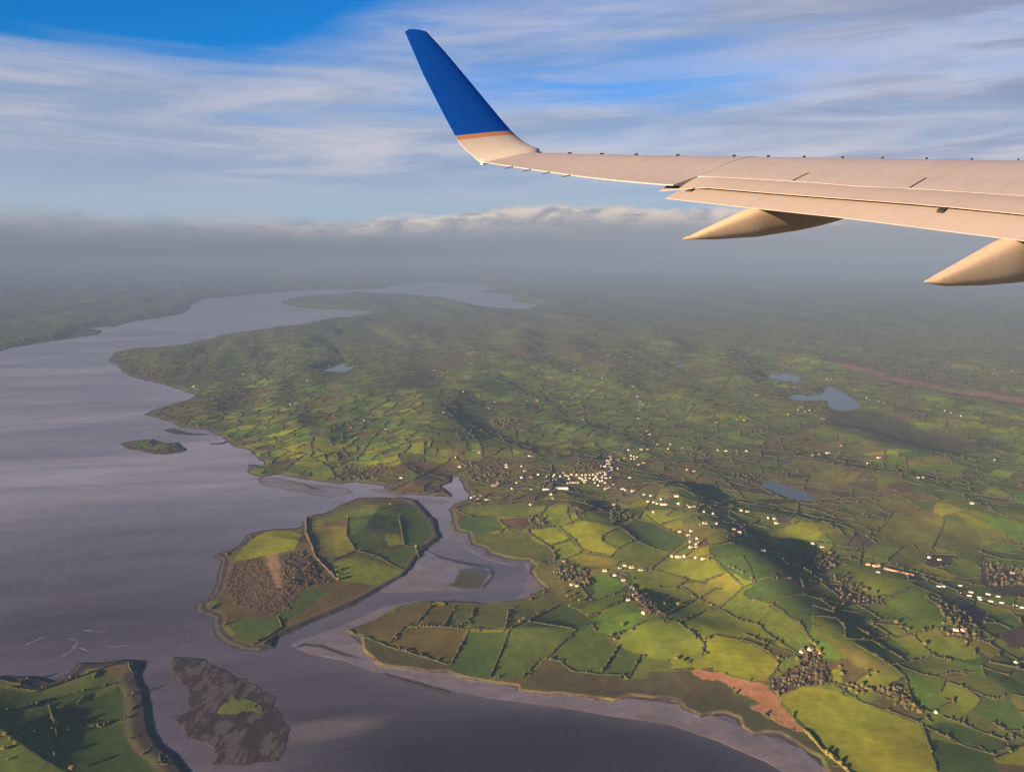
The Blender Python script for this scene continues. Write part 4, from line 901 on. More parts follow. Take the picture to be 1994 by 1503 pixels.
TREE_PX = [(1144, 1200, 'b'), (1212, 1219, 'b'), (1230, 1228, 'b'), (1197, 1247, 'b'), (1190, 1238, 'b'), (1011, 1212, 'b'), (1020, 1206, 'b'), (1045, 1195, 'd'), (1079, 1075, 'd'), (1081, 1083, 'd'), (811, 1066, 'b'), (813, 1074, 'd'), (1036, 1010, 'd'), (1045, 1003, 'd'), (1054, 1012, 'd'), (1061, 1006, 'b'), (1040, 1020, 'd'), (1051, 1021, 'd'),
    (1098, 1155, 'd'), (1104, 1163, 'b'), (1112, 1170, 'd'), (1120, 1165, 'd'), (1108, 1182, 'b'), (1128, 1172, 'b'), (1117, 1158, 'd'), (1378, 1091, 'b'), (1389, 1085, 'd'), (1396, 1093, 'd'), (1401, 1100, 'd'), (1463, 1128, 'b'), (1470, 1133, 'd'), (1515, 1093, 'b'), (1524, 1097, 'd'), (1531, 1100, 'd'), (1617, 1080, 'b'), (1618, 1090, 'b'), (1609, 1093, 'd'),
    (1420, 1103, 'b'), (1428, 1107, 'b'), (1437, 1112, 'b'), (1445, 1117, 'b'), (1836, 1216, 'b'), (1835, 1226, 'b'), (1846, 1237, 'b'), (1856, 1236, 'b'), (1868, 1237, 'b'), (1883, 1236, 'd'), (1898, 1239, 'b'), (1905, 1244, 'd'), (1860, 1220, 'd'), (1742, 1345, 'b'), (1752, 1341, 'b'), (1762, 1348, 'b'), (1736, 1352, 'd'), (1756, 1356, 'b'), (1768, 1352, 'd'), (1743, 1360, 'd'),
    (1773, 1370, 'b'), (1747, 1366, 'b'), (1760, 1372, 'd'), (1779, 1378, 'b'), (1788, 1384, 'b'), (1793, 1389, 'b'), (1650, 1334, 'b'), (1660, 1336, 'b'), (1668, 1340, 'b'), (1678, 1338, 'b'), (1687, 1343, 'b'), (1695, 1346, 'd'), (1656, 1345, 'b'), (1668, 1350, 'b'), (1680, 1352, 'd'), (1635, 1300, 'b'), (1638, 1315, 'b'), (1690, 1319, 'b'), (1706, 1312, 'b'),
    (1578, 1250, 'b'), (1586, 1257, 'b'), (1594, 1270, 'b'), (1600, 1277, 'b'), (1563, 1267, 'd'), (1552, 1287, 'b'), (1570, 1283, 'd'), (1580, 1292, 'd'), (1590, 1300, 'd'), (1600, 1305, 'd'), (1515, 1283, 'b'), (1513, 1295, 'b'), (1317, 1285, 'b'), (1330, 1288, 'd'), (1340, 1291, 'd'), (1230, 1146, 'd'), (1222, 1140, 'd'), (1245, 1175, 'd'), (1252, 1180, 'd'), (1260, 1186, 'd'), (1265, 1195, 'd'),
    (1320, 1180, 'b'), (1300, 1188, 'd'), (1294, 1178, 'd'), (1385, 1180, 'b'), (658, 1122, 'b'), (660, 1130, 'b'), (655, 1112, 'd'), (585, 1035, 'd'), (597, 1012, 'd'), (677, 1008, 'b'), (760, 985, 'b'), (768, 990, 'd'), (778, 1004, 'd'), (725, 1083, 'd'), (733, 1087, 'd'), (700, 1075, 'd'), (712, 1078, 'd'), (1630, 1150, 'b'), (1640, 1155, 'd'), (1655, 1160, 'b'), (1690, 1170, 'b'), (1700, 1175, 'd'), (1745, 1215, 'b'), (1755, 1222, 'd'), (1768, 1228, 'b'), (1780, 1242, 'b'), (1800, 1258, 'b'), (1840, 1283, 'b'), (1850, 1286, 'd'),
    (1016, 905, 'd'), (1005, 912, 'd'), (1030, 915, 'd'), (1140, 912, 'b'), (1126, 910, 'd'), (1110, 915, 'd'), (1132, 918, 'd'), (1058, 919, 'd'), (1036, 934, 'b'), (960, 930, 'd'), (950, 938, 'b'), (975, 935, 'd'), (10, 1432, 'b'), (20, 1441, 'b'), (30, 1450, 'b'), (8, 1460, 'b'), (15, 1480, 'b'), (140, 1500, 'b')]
tree_names = Namer([((1180, 1220), 'on the bright slope under the farm'), ((1015, 1205), 'at the corner of the dark strip field'), ((1080, 1080), 'by the wall of the yellow field'), ((812, 1070), 'at the east point of the river island'), ((1048, 1012), 'in the clump beside the ploughed field'), ((1112, 1168), 'in the clump below the creek farm'), ((1390, 1092), 'at the end of the hillside row'), ((1432, 1110), 'along the shaded lane'),
    ((1467, 1130), 'at the ridge corner'), ((1524, 1097), 'under the ridge road'), ((1614, 1087), 'beside the brown copse'), ((1866, 1232), 'around the pink house on the right'), ((1755, 1350), 'in the dark hollow right of centre'), ((1780, 1380), 'above the brown strip field'), ((1672, 1343), 'in the rounded grove by the corner field'), ((1637, 1308), 'at the grove edge'), ((1700, 1315), 'on the dark bank'),
    ((1586, 1262), 'at the tip of the shelter wood'), ((1580, 1292), 'inside the shelter wood'), ((1514, 1289), 'at the corner of the bright shore field'), ((1330, 1288), 'at the head of the reeds'), ((1226, 1143), 'behind the farmyard'), ((1256, 1184), 'in the dark line by the barns'), ((1300, 1183), 'on the field right of the farmyard'), ((1385, 1180), 'on the ridge crossing hedge'), ((657, 1122), 'at the foot of the island tree line'), ((590, 1024), 'on the north shore of the island'),
    ((765, 992), 'near the causeway end'), ((717, 1081), 'in the middle of the island'), ((1645, 1156), 'on the scrubby bank'), ((1695, 1172), 'below the bright sloping field'), ((1765, 1228), 'along the winding right hedge'), ((1845, 1285), 'by the dark gully'), ((1015, 910), 'on the lane west of the village'), ((1128, 913), 'behind the village street'), ((958, 935), 'around the ruined church'), ((20, 1450), 'in the left bottom corner'), ((1047, 927), 'at the start of the village street'), ((140, 1500), 'on the bottom edge at left'), ((677, 1008), 'on the island crest hedge')])
TP = on_land([(a, b) for a, b, _ in TREE_PX])
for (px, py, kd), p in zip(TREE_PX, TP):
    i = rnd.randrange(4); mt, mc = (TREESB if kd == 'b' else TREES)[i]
    e = bpy.data.objects.new('broadleaf_tree', None); COL.objects.link(e)
    e.location = p; s = rnd.uniform(.62, 1.0); e.scale = (s, s, s * rnd.uniform(.85, 1.1)); e.rotation_euler = (0, 0, rnd.uniform(0, 6.3))
    for nm, me in (('trunk', mt), ('crown', mc)):
        o = bpy.data.objects.new(nm, me); COL.objects.link(o); o.parent = e
    tree_names.add((px, py), (e, kd))
for (e, kd), ph, od, key in tree_names.each():
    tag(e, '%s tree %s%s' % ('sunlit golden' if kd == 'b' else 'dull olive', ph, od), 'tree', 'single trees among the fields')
# ------------------------------------------------------------------ houses
M_WHITE = material('white_render', (.68, .61, .52), .8, .2, var=.15, scale=.4)
M_CREAM = material('cream_render', (.70, .58, .42), .8, .2, var=.08, scale=.4)
M_STONE = material('grey_stone', (.36, .33, .30), .9, .1, var=.2, scale=.6)
M_PINK = material('pink_render', (.75, .42, .38), .8, .2, var=.08, scale=.4)
M_SLATE = material('slate_roof', (.115, .115, .125), .65, .3, var=.2, scale=.5)
M_RED = material('orange_roof', (.34, .155, .085), .75, .2, var=.25, scale=.4)  # orange-brown roof tone
M_METAL = material('pale_sheet_roof', (.58, .60, .64), .45, .5, var=.1, scale=.2)
def gable_walls(L, W, h, rise):
    x, y = L / 2, W / 2
    v = [(-x, -y, -2), (x, -y, -2), (x, y, -2), (-x, y, -2), (-x, -y, h), (x, -y, h), (x, y, h), (-x, y, h), (-x, 0, h + rise), (x, 0, h + rise)]
    return v, [(0, 1, 5, 4), (2, 3, 7, 6), (1, 2, 6, 9, 5), (3, 0, 4, 8, 7)]
def gable_roof(L, W, h, rise):
    o = .35; x, y = L / 2 + o, W / 2 + o; d_ = rise * o / (W / 2); t_ = .22
    v = []
    for dz_ in (.03, .03 + t_):
        v += [(-x, -y, h - d_ + dz_), (x, -y, h - d_ + dz_), (x, 0, h + rise + dz_), (-x, 0, h + rise + dz_), (x, y, h - d_ + dz_), (-x, y, h - d_ + dz_)]
    f = [(6, 7, 8, 9), (9, 8, 10, 11), (1, 0, 3, 2), (2, 3, 5, 4), (0, 1, 7, 6), (4, 5, 11, 10), (1, 2, 8, 7), (2, 4, 10, 8), (3, 0, 6, 9), (5, 3, 9, 11)]
    return v, f
def box(cx, cy, z0, z1, sx, sy):
    x, y = sx / 2, sy / 2
    v = [(cx + a * x, cy + b * y, z) for z in (z0, z1) for a, b in ((-1, -1), (1, -1), (1, 1), (-1, 1))]
    return v, [(3, 2, 1, 0), (4, 5, 6, 7), (0, 1, 5, 4), (1, 2, 6, 5), (2, 3, 7, 6), (3, 0, 4, 7)]
def joined(parts):
    V_, F_ = [], []
    for v, f in parts:
        k = len(V_); V_ += v; F_ += [tuple(i + k for i in q) for q in f]
    return V_, F_
KIND = {  # length, width, eaves, roof rise, wall, roof
 'h': (13, 8.5, 5.0, 3.2, M_WHITE, M_SLATE), 'b': (16, 9, 3.4, 3.0, M_WHITE, M_SLATE), 'o': (15, 9, 3.8, 3.2, M_CREAM, M_RED), 'L': (24, 9.5, 4.6, 3.4, M_WHITE, M_SLATE), 'O': (26, 11, 4.6, 3.6, M_CREAM, M_RED),
 'g': (15, 8.5, 4.2, 3.0, M_STONE, M_SLATE), 'p': (15, 9, 4.6, 3.2, M_PINK, M_RED), 't': (9, 8.5, 5.4, 3.0, M_WHITE, M_SLATE), 'G': (32, 10, 4.0, 2.8, M_STONE, M_METAL), 'S': (70, 26, 7.0, 3.0, M_WHITE, M_METAL), 'R': (95, 9, 3.6, 2.4, M_CREAM, M_RED), 'm': (14, 5.5, 2.7, 1.0, M_WHITE, M_METAL)}
LOOK = {'h': 'white house', 'b': 'low white bungalow', 'o': 'cream house', 'L': 'long white house', 'O': 'long cream house', 'g': 'grey stone house', 'p': 'pink house', 't': 'narrow white house', 'G': 'long grey shed', 'S': 'very long white shed', 'R': 'very long low cream building', 'm': 'white mobile home'}
CATG = {'G': 'shed', 'S': 'shed', 'R': 'building', 'm': 'mobile home', 'b': 'bungalow'}
NAME = {'G': 'shed', 'S': 'shed', 'R': 'farm_building', 'm': 'mobile_home', 'b': 'bungalow'}
HOUSE_TILES = [
 (C8, 'h', [(590, 577), (720, 578), (790, 565), (850, 577), (960, 578), (1020, 578), (1100, 558), (1130, 560), (1150, 550), (1145, 480), (1150, 440), (1205, 530), (940, 620), (1040, 600), (1060, 660), (1110, 640), (130, 583), (390, 685), (75, 755), (150, 742), (340, 500), (520, 432), (545, 435), (485, 550), (460, 600), (1445, 785), (1485, 790), (1465, 740), (1670, 745), (1800, 828), (1950, 885), (1980, 960), (1780, 1015), (1775, 1100), (1775, 1140), (1635, 1210), (1730, 1210), (1870, 1230), (1290, 385), (1367, 140), (1400, 30), (1435, 240), (1710, 372), (690, 730), (700, 765), (1180, 655), (1115, 605)]),
 (C8, 't', [(760, 590), (800, 583), (930, 580), (990, 580), (1050, 570), (1070, 565), (1165, 545), (1160, 525), (1145, 497), (1050, 615), (1030, 640), (1085, 600), (1090, 625), (960, 600), (990, 605), (950, 637), (1310, 428), (1335, 436), (1360, 443), (1260, 452), (1285, 454), (1310, 456), (1340, 456), (610, 680), (860, 640), (820, 645), (900, 640), (840, 642), (880, 641)]),
 (C8, 'b', [(540, 597), (105, 745), (125, 765), (190, 770), (345, 517), (465, 510), (1245, 687), (1270, 695), (1415, 730), (1550, 765), (1520, 800), (1880, 865), (1885, 955), (1855, 968), (1820, 1140), (1845, 1105), (1390, 380), (1440, 380), (1410, 485), (1370, 75), (1385, 10), (1455, 262), (1520, 340), (1620, 340), (1600, 375), (1985, 385), (130, 405), (510, 5), (770, 12), (1300, 600), (1185, 667), (430, 640)]),
 (C8, 'o', [(660, 580), (1210, 465), (1155, 600), (150, 770), (535, 810), (1325, 703), (1375, 500), (1690, 1020), (1825, 1070), (1820, 1115), (1820, 1220), (795, 1248), (1490, 865), (1180, 810), (1750, 540)]),
 (C8, 'O', [(665, 605), (900, 575), (1170, 655), (1560, 805), (1690, 800), (1680, 1215)]), (C8, 'g', [(535, 690), (1750, 815), (1755, 1045), (1800, 550), (205, 65), (385, 185), (935, 148)]), (C8, 'G', [(1095, 515), (650, 695), (1125, 685)]), (C8, 'L', [(190, 570)]), (C8, 'S', [(775, 685)]),
 (C7, 'h', [(295, 62), (380, 50), (385, 93), (445, 122), (625, 160), (575, 25), (620, 55), (610, 30), (820, 168), (1470, 245), (1505, 1100), (1950, 828), (1615, 648), (810, 755)]), (C7, 'o', [(415, 108), (660, 178), (755, 215), (790, 225), (1525, 257), (1130, 285), (850, 775)]), (C7, 'b', [(460, 130), (875, 185), (765, 765), (545, 235), (1185, 328), (1955, 855), (1930, 330)]), (C7, 'O', [(1175, 293)]), (C7, 'R', [(1300, 328)]), (C7, 'p', [(1662, 650)]),
 (C7, 'm', [(1520, 405), (1545, 405), (1565, 405), (1640, 400), (1635, 440), (1700, 437), (1690, 457), (1745, 466), (1750, 478), (1795, 448), (1810, 487), (1850, 460), (1870, 495), (1945, 510), (1985, 522)]),
 (C6, 'h', [(1425, 325), (1730, 305), (1755, 290), (1700, 343), (1800, 420), (1775, 485), (1490, 402)]), (C6, 'o', [(1465, 395), (1645, 318), (1795, 300), (1750, 370)]), (C6, 'b', [(1385, 325), (1440, 345), (1845, 313)]), (C6, 'G', [(1835, 480), (1820, 452)]), (C6, 'O', [(1870, 548)]),
 (C4, 'h', [(740, 850), (805, 853), (685, 875), (870, 900), (440, 908), (290, 920), (510, 768), (100, 1062), (305, 1075), (395, 1077), (455, 1080), (120, 1185), (165, 1188), (820, 1105), (1120, 785), (1165, 795), (1215, 815), (900, 680), (950, 690), (720, 725), (830, 718), (815, 585), (325, 540), (1555, 855), (1645, 885), (1435, 1230), (1575, 505), (1700, 430), (1830, 625), (1250, 445), (60, 1330), (140, 1390), (425, 1410), (1835, 1130)]),
 (C4, 'b', [(780, 858), (835, 858), (885, 903), (400, 903), (30, 1040), (340, 1078), (1125, 1145), (1140, 795), (1190, 805), (1060, 745), (925, 680), (735, 728), (810, 645), (770, 568), (790, 500), (150, 420), (1590, 865), (1670, 895), (1405, 1228), (1740, 540), (1930, 635), (1355, 450), (640, 428), (380, 735), (80, 1365), (5, 1375), (170, 1390), (460, 1415), (980, 1050)]), (C4, 'O', [(905, 1090), (1190, 1115)]), (C4, 'o', [(860, 1098), (1705, 1370)]),
 (C3, 'h', [(620, 505), (515, 550), (700, 630), (905, 590), (310, 910), (240, 950), (430, 957), (860, 750), (750, 865), (1035, 807), (1225, 800), (1405, 807), (1245, 608), (1475, 632), (1630, 673), (1790, 560), (1785, 590), (1785, 662), (1825, 775), (1855, 820), (1830, 897), (1520, 905), (1130, 930), (945, 1085), (820, 1118), (1895, 980), (515, 1228)]),
 (C3, 'b', [(585, 555), (265, 957), (150, 540), (710, 680), (1005, 845), (1270, 798), (1340, 815), (1430, 620), (1660, 620), (1560, 655), (1797, 578), (1800, 720), (1845, 805), (1835, 860), (1015, 970), (840, 1165), (1780, 1070)]),
 (C2, 'O', [(1075, 720)]), (C2, 'h', [(1350, 652), (1705, 688), (1610, 820), (1165, 805), (1975, 1008), (1860, 540)]), (C2, 'b', [(1395, 670), (1640, 815)])]
house_names = Namer([((1055, 930), 'at the west end of the village street'), ((1115, 926), 'along the middle of the village street'), ((1168, 935), 'around the village crossroads'), ((1140, 941), 'in the terrace below the village street'), ((1190, 902), 'on the lane above the crossroads'), ((1228, 890), 'in the terrace right of the lane'), ((1075, 960), 'near the long white shed'), ((930, 970), 'at the creek mouth hamlet'), ((990, 910), 'on the slope west of the village'), ((1205, 955), 'where the ridge road leaves the village'),
 ((1280, 975), 'on the ridge road after the village'), ((1350, 990), 'at the shaded bend of the ridge road'), ((1340, 1050), 'in the hillside hamlet below the ridge'), ((1330, 1085), 'in the row under the hillside hamlet'), ((1390, 1018), 'in the shade of the ridge'), ((1435, 1035), 'on the sunlit part of the ridge road'), ((1505, 1012), 'on the upper lane behind the ridge road'), ((1560, 1068), 'by the brown copse on the ridge'), ((1105, 1120), 'in the farm by the creek bend'), ((1215, 1110), 'in the sunlit hilltop row'), ((1235, 1165), 'in the farmyard with barns'),
 ((1720, 1106), 'in the bright strip on the right'), ((1820, 1088), 'in the pair above the bright strip'), ((1900, 1158), 'in the white rows at the right edge'), ((1870, 1228), 'among trees on the right'), ((1980, 1296), 'at the right edge by a dark clump'), ((1822, 1386), 'alone in the dark fields lower right'), ((1578, 1268), 'at the tip of the shelter wood'), ((1700, 780), 'beyond the large lake'), ((1600, 745), 'between the two right lakes'), ((1570, 800), 'below the large lake'), ((1445, 878), 'on the road right of the village'), ((1600, 885), 'at the farms right of the village road'), ((1840, 805), 'on the bright fields far right'), ((1850, 700), 'on the hazy plain under the wing'),
 ((1560, 690), 'on the hazy slope above the lakes'), ((1350, 880), 'between the village and the road'), ((1340, 975), 'beside the shaded meadow'), ((440, 745), 'on the left headland'), ((690, 830), 'on the fields behind the headland'), ((660, 700), 'near the small western lake'), ((850, 690), 'on the hazy hills left of centre'), ((960, 790), 'on the slopes left of the valley'), ((1080, 785), 'on the sunny bank in the centre'), ((1150, 715), 'in the upper valley'), ((1228, 720), 'on the far valley road'), ((1245, 800), 'on the near valley road'), ((1262, 845), 'where the valley roads meet'), ((1310, 868), 'at the top of the village lanes'), ((1400, 770), 'on the hillside right of the valley'), ((780, 930), 'on the fields above the island'), ((1880, 920), 'on the large green slope at right'), ((1480, 1082), 'alone in the shaded slope')])
done = []
HL = []
for T, kd, L in HOUSE_TILES:
    for q in T(L):
        if all((q[0] - e[0]) ** 2 + (q[1] - e[1]) ** 2 > 13 for e in done):
            done.append(q); HL.append((q, kd))
STREET = [(1052, 936), (1085, 931), (1130, 929), (1165, 933), (1183, 918), (1190, 898)]
for i in range(46):
    k_ = rnd.randrange(len(STREET) - 1); f_ = rnd.random()
    q = (STREET[k_][0] * (1 - f_) + STREET[k_ + 1][0] * f_ + rnd.gauss(0, 5), STREET[k_][1] * (1 - f_) + STREET[k_ + 1][1] * f_ + rnd.choice([-1, 1]) * rnd.uniform(2, 7))
    if all((q[0] - e[0]) ** 2 + 2 * (q[1] - e[1]) ** 2 > 12 for e in done):
        done.append(q); HL.append((q, rnd.choice('tttggbo')))
HP = on_land([q for q, _ in HL])
cache = {}
for (q, kd), p in zip(HL, HP):
    L, W, h, rs, wm, rm = KIND[kd]
    ang = rnd.choice([-.25, .1, .5, .9]) + rnd.uniform(-.25, .25)
    if kd in 'R': ang = math.atan2(*(on_land([(1719, 1107), (1785, 1123)])[:, :2][::-1][0] - on_land([(1719, 1107), (1785, 1123)])[0, :2])[::-1])
    if kd == 'S': ang = .05
    if kd == 'm': ang = -.35 + rnd.uniform(-.1, .1)
    s = rnd.uniform(.72, .95) * (1.0 if q[1] > 860 else .8)
    near = q[1] > 870
    if kd not in cache:
        w_, r_ = gable_walls(L, W, h, rs), gable_roof(L, W, h, rs)
        cv_ = joined([box(x_, 0, h + rs * .7, h + rs + 1.1, .9, .7) for x_ in ((-L * .36, L * .36) if kd not in 'SRGm' else (0,))])
        ms = []
        for nm, (v, f), m in (('wall', w_, wm), ('roof', r_, rm), ('chimney' if kd not in 'SRGm' else 'vent', cv_, M_STONE)):
            me = bpy.data.meshes.new(nm); me.from_pydata(v, [], f); me.materials.append(m); ms.append((nm, me))
        v, f = joined([w_, r_, cv_]); me = bpy.data.meshes.new('house'); me.from_pydata(v, [], f); me.materials.append(wm); me.materials.append(rm)
        me.polygons.foreach_set('material_index', np.array([0] * len(w_[1]) + [1] * len(r_[1]) + [0] * len(cv_[1]), dtype=np.int32))
        cache[kd] = (ms, me)
    ms, whole = cache[kd]
    nm = NAME.get(kd, 'house')
    if near:
        e = bpy.data.objects.new(nm, None); COL.objects.link(e)
        pr = {}
        for pn, me in ms:
            o = bpy.data.objects.new(pn, me); COL.objects.link(o); o.parent = pr.get('roof') if pn in ('chimney', 'vent') else e; pr[pn] = o
    else:
        e = bpy.data.objects.new(nm, whole); COL.objects.link(e)
    e.location = p; e.rotation_euler = (0, 0, ang); e.scale = (s, s, s)
    house_names.add(q, (e, kd))
for (e, kd), ph, od, key in house_names.each():
    if kd in 'SR': od = ''
    tag(e, '%s %s%s' % (LOOK[kd], 'below the village street' if kd == 'S' else ph, od), CATG.get(kd, 'house'), 'houses ' + key)

# the ruined church by the lane west of the village
p = on_land([C8([(250, 665)])[0]])[0]
ch = bpy.data.objects.new('church', None); COL.objects.link(ch); ch.location = p; ch.rotation_euler = (0, 0, .2)
v, f = gable_walls(24, 10, 6, 5); mesh_obj('wall', v, f, [M_STONE], ch)
v, f = gable_roof(24, 10, 6, 5); mesh_obj('roof', v, f, [M_SLATE], ch)
v, f = box(14.6, 0, -2, 15, 5, 5); tw = mesh_obj('tower', v, f, [M_STONE], ch)
mesh_obj('spire', [(12.3, -2.3, 15.003), (16.9, -2.3, 15.003), (16.9, 2.3, 15.003), (12.3, 2.3, 15.003), (14.6, 0, 24)], [(0, 1, 4), (1, 2, 4), (2, 3, 4), (3, 0, 4), (3, 2, 1, 0)], [M_SLATE], tw)
tag(ch, 'grey stone church with a tower on the lane west of the village', 'church')
# ------------------------------------------------------------------ the aircraft's wing, built in the aircraft's own axes (forward, outboard, up; metres from the wing tip's trailing edge)
AC = np.array([[.73944405, -.67262895, .0281568], [-.12692397, -.18036195, -.97537678], [.66114507, .71766278, -.21874031]])   # rows: right, down, ahead of the eye
EYE = np.array([-12.3965, -15.0273, -1.1003])
def ac_px(q):
    c = (np.asarray(q, float) - EYE) @ AC.T
    return CX + FPX * c[..., 0] / c[..., 2], CY + FPX * c[..., 1] / c[..., 2]
A2W = np.stack([RT, -UP, FW], 1) @ AC            # aircraft axes -> world axes
def ac_w(q): return CAMPOS + (np.asarray(q, float) - EYE) @ A2W.T
def ac_ray(px, py): return np.array([(px - CX) / FPX, (py - CY) / FPX, 1.0]) @ AC
def on_span(px, py, s):
    """where the sight line through a photo pixel crosses the rib at distance s inboard of the tip"""
    r = ac_ray(px, py); t = (-s - EYE[1]) / r[1]
    return EYE + r * t
TE_A = [(900, 311), (937, 315), (985, 322), (1040, 330.5), (1136, 344), (1208, 352), (1290, 359), (1400, 368)]
SP_A = [(1230, 338), (1360, 343), (1500, 350.6), (1564, 354), (1673, 363), (1782, 367), (1872, 373.5), (1994, 381), (2400, 408)]
MF_A = [(1271, 371.5), (1305, 373), (1353, 363.5), (1520, 377.5), (1753, 395), (1837, 402), (1994, 417.5), (2400, 458)]
AF_A = [(1293, 386), (1444, 403), (1520, 411), (1658, 426), (1800, 444.5), (1916, 459), (1994, 469), (2400, 522)]
AL_A = [(1325, 364), (1515, 380), (1753, 398), (1837, 405), (1994, 420), (2400, 461)]
TOP_A = [(1000, 297), (1060, 298), (1138, 300.5), (1300, 303.5), (1500, 306), (1700, 309), (1994, 313), (2400, 319)]
def curve_y(C, x): 
    C = np.array(C); x = np.asarray(x, float)
    y = np.interp(x, C[:, 0], C[:, 1])
    return y
def f_te(s): return .235 * s
def chord(s): return 1.62 + .290 * s
def solve_u(s, F_, C):
    lo, hi = -6.0, 4.0
    for _ in range(60):
        m = (lo + hi) / 2; x, y = ac_px((F_, -s, m))
        if y > curve_y(C, x): lo = m
        else: hi = m
    return (lo + hi) / 2
CH = np.array([0, .004, .015, .035, .07, .12, .19, .27, .36, .46, .56, .66, .73])
def up_prof(c): return .115 * (2.969 * np.sqrt(c) * .55 - 1.26 * c * .35 - 3.516 * c ** 2 * .62 + 2.843 * c ** 3 * .75 - 1.036 * c ** 4 * .62) * .92
def section(s, refc, uref):
    """upper surface, nose to the reference point; tilt found so that its skyline meets the traced one"""
    ch_ = chord(s); Fr = f_te(s) + (1 - refc) * ch_
    cs = np.concatenate([CH[CH < refc - .03], [refc]]) if refc < 1 else np.concatenate([CH, [.82, .91, 1.0]])
    def pts(t_):
        F_ = f_te(s) + (1 - cs) * ch_
        U_ = uref + (up_prof(cs) - up_prof(np.array([refc]))[0]) * ch_ + (F_ - Fr) * t_
        return np.stack([F_, np.full(len(cs), -s), U_], 1)
    lo, hi = -.4, .5
    for _ in range(50):
        m = (lo + hi) / 2; x, y = ac_px(pts(m)); k = np.argmin(y - curve_y(TOP_A, x))
        if (y - curve_y(TOP_A, x))[k] > 0: lo = m
        else: hi = m
    return cs, Fr, (lo + hi) / 2, pts
SPAN = np.concatenate([np.linspace(.35, 4.75, 12), np.linspace(4.9, 13.6, 22)])
tilts, refs, urefs = [], [], []
for s in SPAN:
    if s < 4.85: rc = 1.0; ur = solve_u(s, f_te(s), TE_A)
    else: rc = .74; ur = solve_u(s, f_te(s) + .26 * chord(s), SP_A)
    cs, Fr, tl, _ = section(s, rc, ur); tilts.append(tl); refs.append(rc); urefs.append(ur)
tilts = np.array(tilts); urefs = np.array(urefs); refs = np.array(refs)
def paint_mat(name, base, rough, dirt=.12, streak=True):
    m = bpy.data.materials.new(name); m.use_nodes = True
    n = NT(m.node_tree); b = n.n['Principled BSDF']
    p = n.add('ShaderNodeTexCoord').outputs['Object']
    x, y, z = n.sep(p)
    q = n.vec(n.math('MULTIPLY', x, .5 if streak else 3.0), n.math('MULTIPLY', y, 5.0), z)
    f = n.noise(q, 1.4, 5.0, .62, .2); f2 = n.noise(p, .8, 3.0, .5)
    k = n.math('MULTIPLY', n.mr(f, .40, .72), dirt)
    if streak:
        sk_ = n.math('MULTIPLY_ADD', y, .235, x)                        # runs parallel to the trailing edge
        def line(v, per, wd, off=0.0):
            t_ = n.math('FRACT', n.math('DIVIDE', n.math('ADD', v, off + 100 * per), per))
            return n.math('LESS_THAN', n.math('ABSOLUTE', n.math('SUBTRACT', t_, .5)), wd / per / 2)
        j1 = n.math('MULTIPLY', line(n.math('MULTIPLY_ADD', x, .25, y), 1.37, .016), .34); j2 = n.math('MULTIPLY', line(sk_, .83, .018, .21), .30)
        k = n.math('MAXIMUM', k, n.math('MAXIMUM', j1, j2))
        sm = n.noise(n.vec(n.math('MULTIPLY', x, 2.0), n.math('MULTIPLY', y, 9.0), 0.0), 1.0, 3.0, .7)
        band = n.mr(n.math('ABSOLUTE', n.math('SUBTRACT', n.math('FRACT', n.math('DIVIDE', n.math('ADD', sk_, 50.35), .83)), .5)), .42, .49)
        k = n.math('MAXIMUM', k, n.math('MULTIPLY', n.math('MULTIPLY', n.mr(sm, .60, .68), band), .55))
    if not streak:
        t_ = n.math('FRACT', n.math('DIVIDE', n.math('ADD', x, 20.35), 1.3))
        k = n.math('MAXIMUM', k, n.math('MULTIPLY', n.math('LESS_THAN', n.math('ABSOLUTE', n.math('SUBTRACT', t_, .5)), .0055), .35))
    c = n.mix(k, base, tuple(v * .35 for v in base))
    c = n.mix(n.math('MULTIPLY', f2, .12), c, tuple(v * .8 for v in base))
    n.l.new(c, b.inputs['Base Color'])
    n.l.new(n.math('MULTIPLY_ADD', f, .18, rough - .09), b.inputs['Roughness'])
    b.inputs['Specular IOR Level'].default_value = .35
    return m
M_WING = paint_mat('grey_wing_paint', (.218, .196, .208), .50, .14)
M_FLAP = paint_mat('light_grey_flap_paint', (.222, .194, .190), .50, .10)
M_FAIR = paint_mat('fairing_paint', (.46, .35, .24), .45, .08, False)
M_TIPW = paint_mat('white_winglet_paint', (.34, .315, .30), .45, .10, False)
M_BLUE = material('blue_winglet_paint', (.001, .046, .30), .40, .25, coat=.15)
M_GOLD = material('gold_stripe_paint', (.30, .155, .085), .45, .3)
M_SEAM = material('dark_gap', (.02, .02, .022), .9, .1)
M_VANE = material('vane_grey', (.15, .14, .14), .8, .1)
M_BLUEE = material('sky_tinted_blue_nose', (.004, .14, .55), .18, .6, coat=.8)  # lighter blue puts the sky's reflection into the nose colour
M_LENS = material('lamp_housing', (.62, .60, .52), .3, .5)
wing = bpy.data.objects.new('airplane_wing', None); COL.objects.link(wing)
wing.matrix_world = Matrix(((*A2W[0], 0), (*A2W[1], 0), (*A2W[2], 0), (0, 0, 0, 1)))
_o = ac_w((0, 0, 0)); wing.matrix_world.translation = Vector(_o)
wm_ = wing.matrix_world.copy(); wm_.translation = Vector(_o); wing.matrix_world = wm_
tag(wing, 'left airliner wing with its flaps lowered and a blue upturned winglet', 'airplane wing')
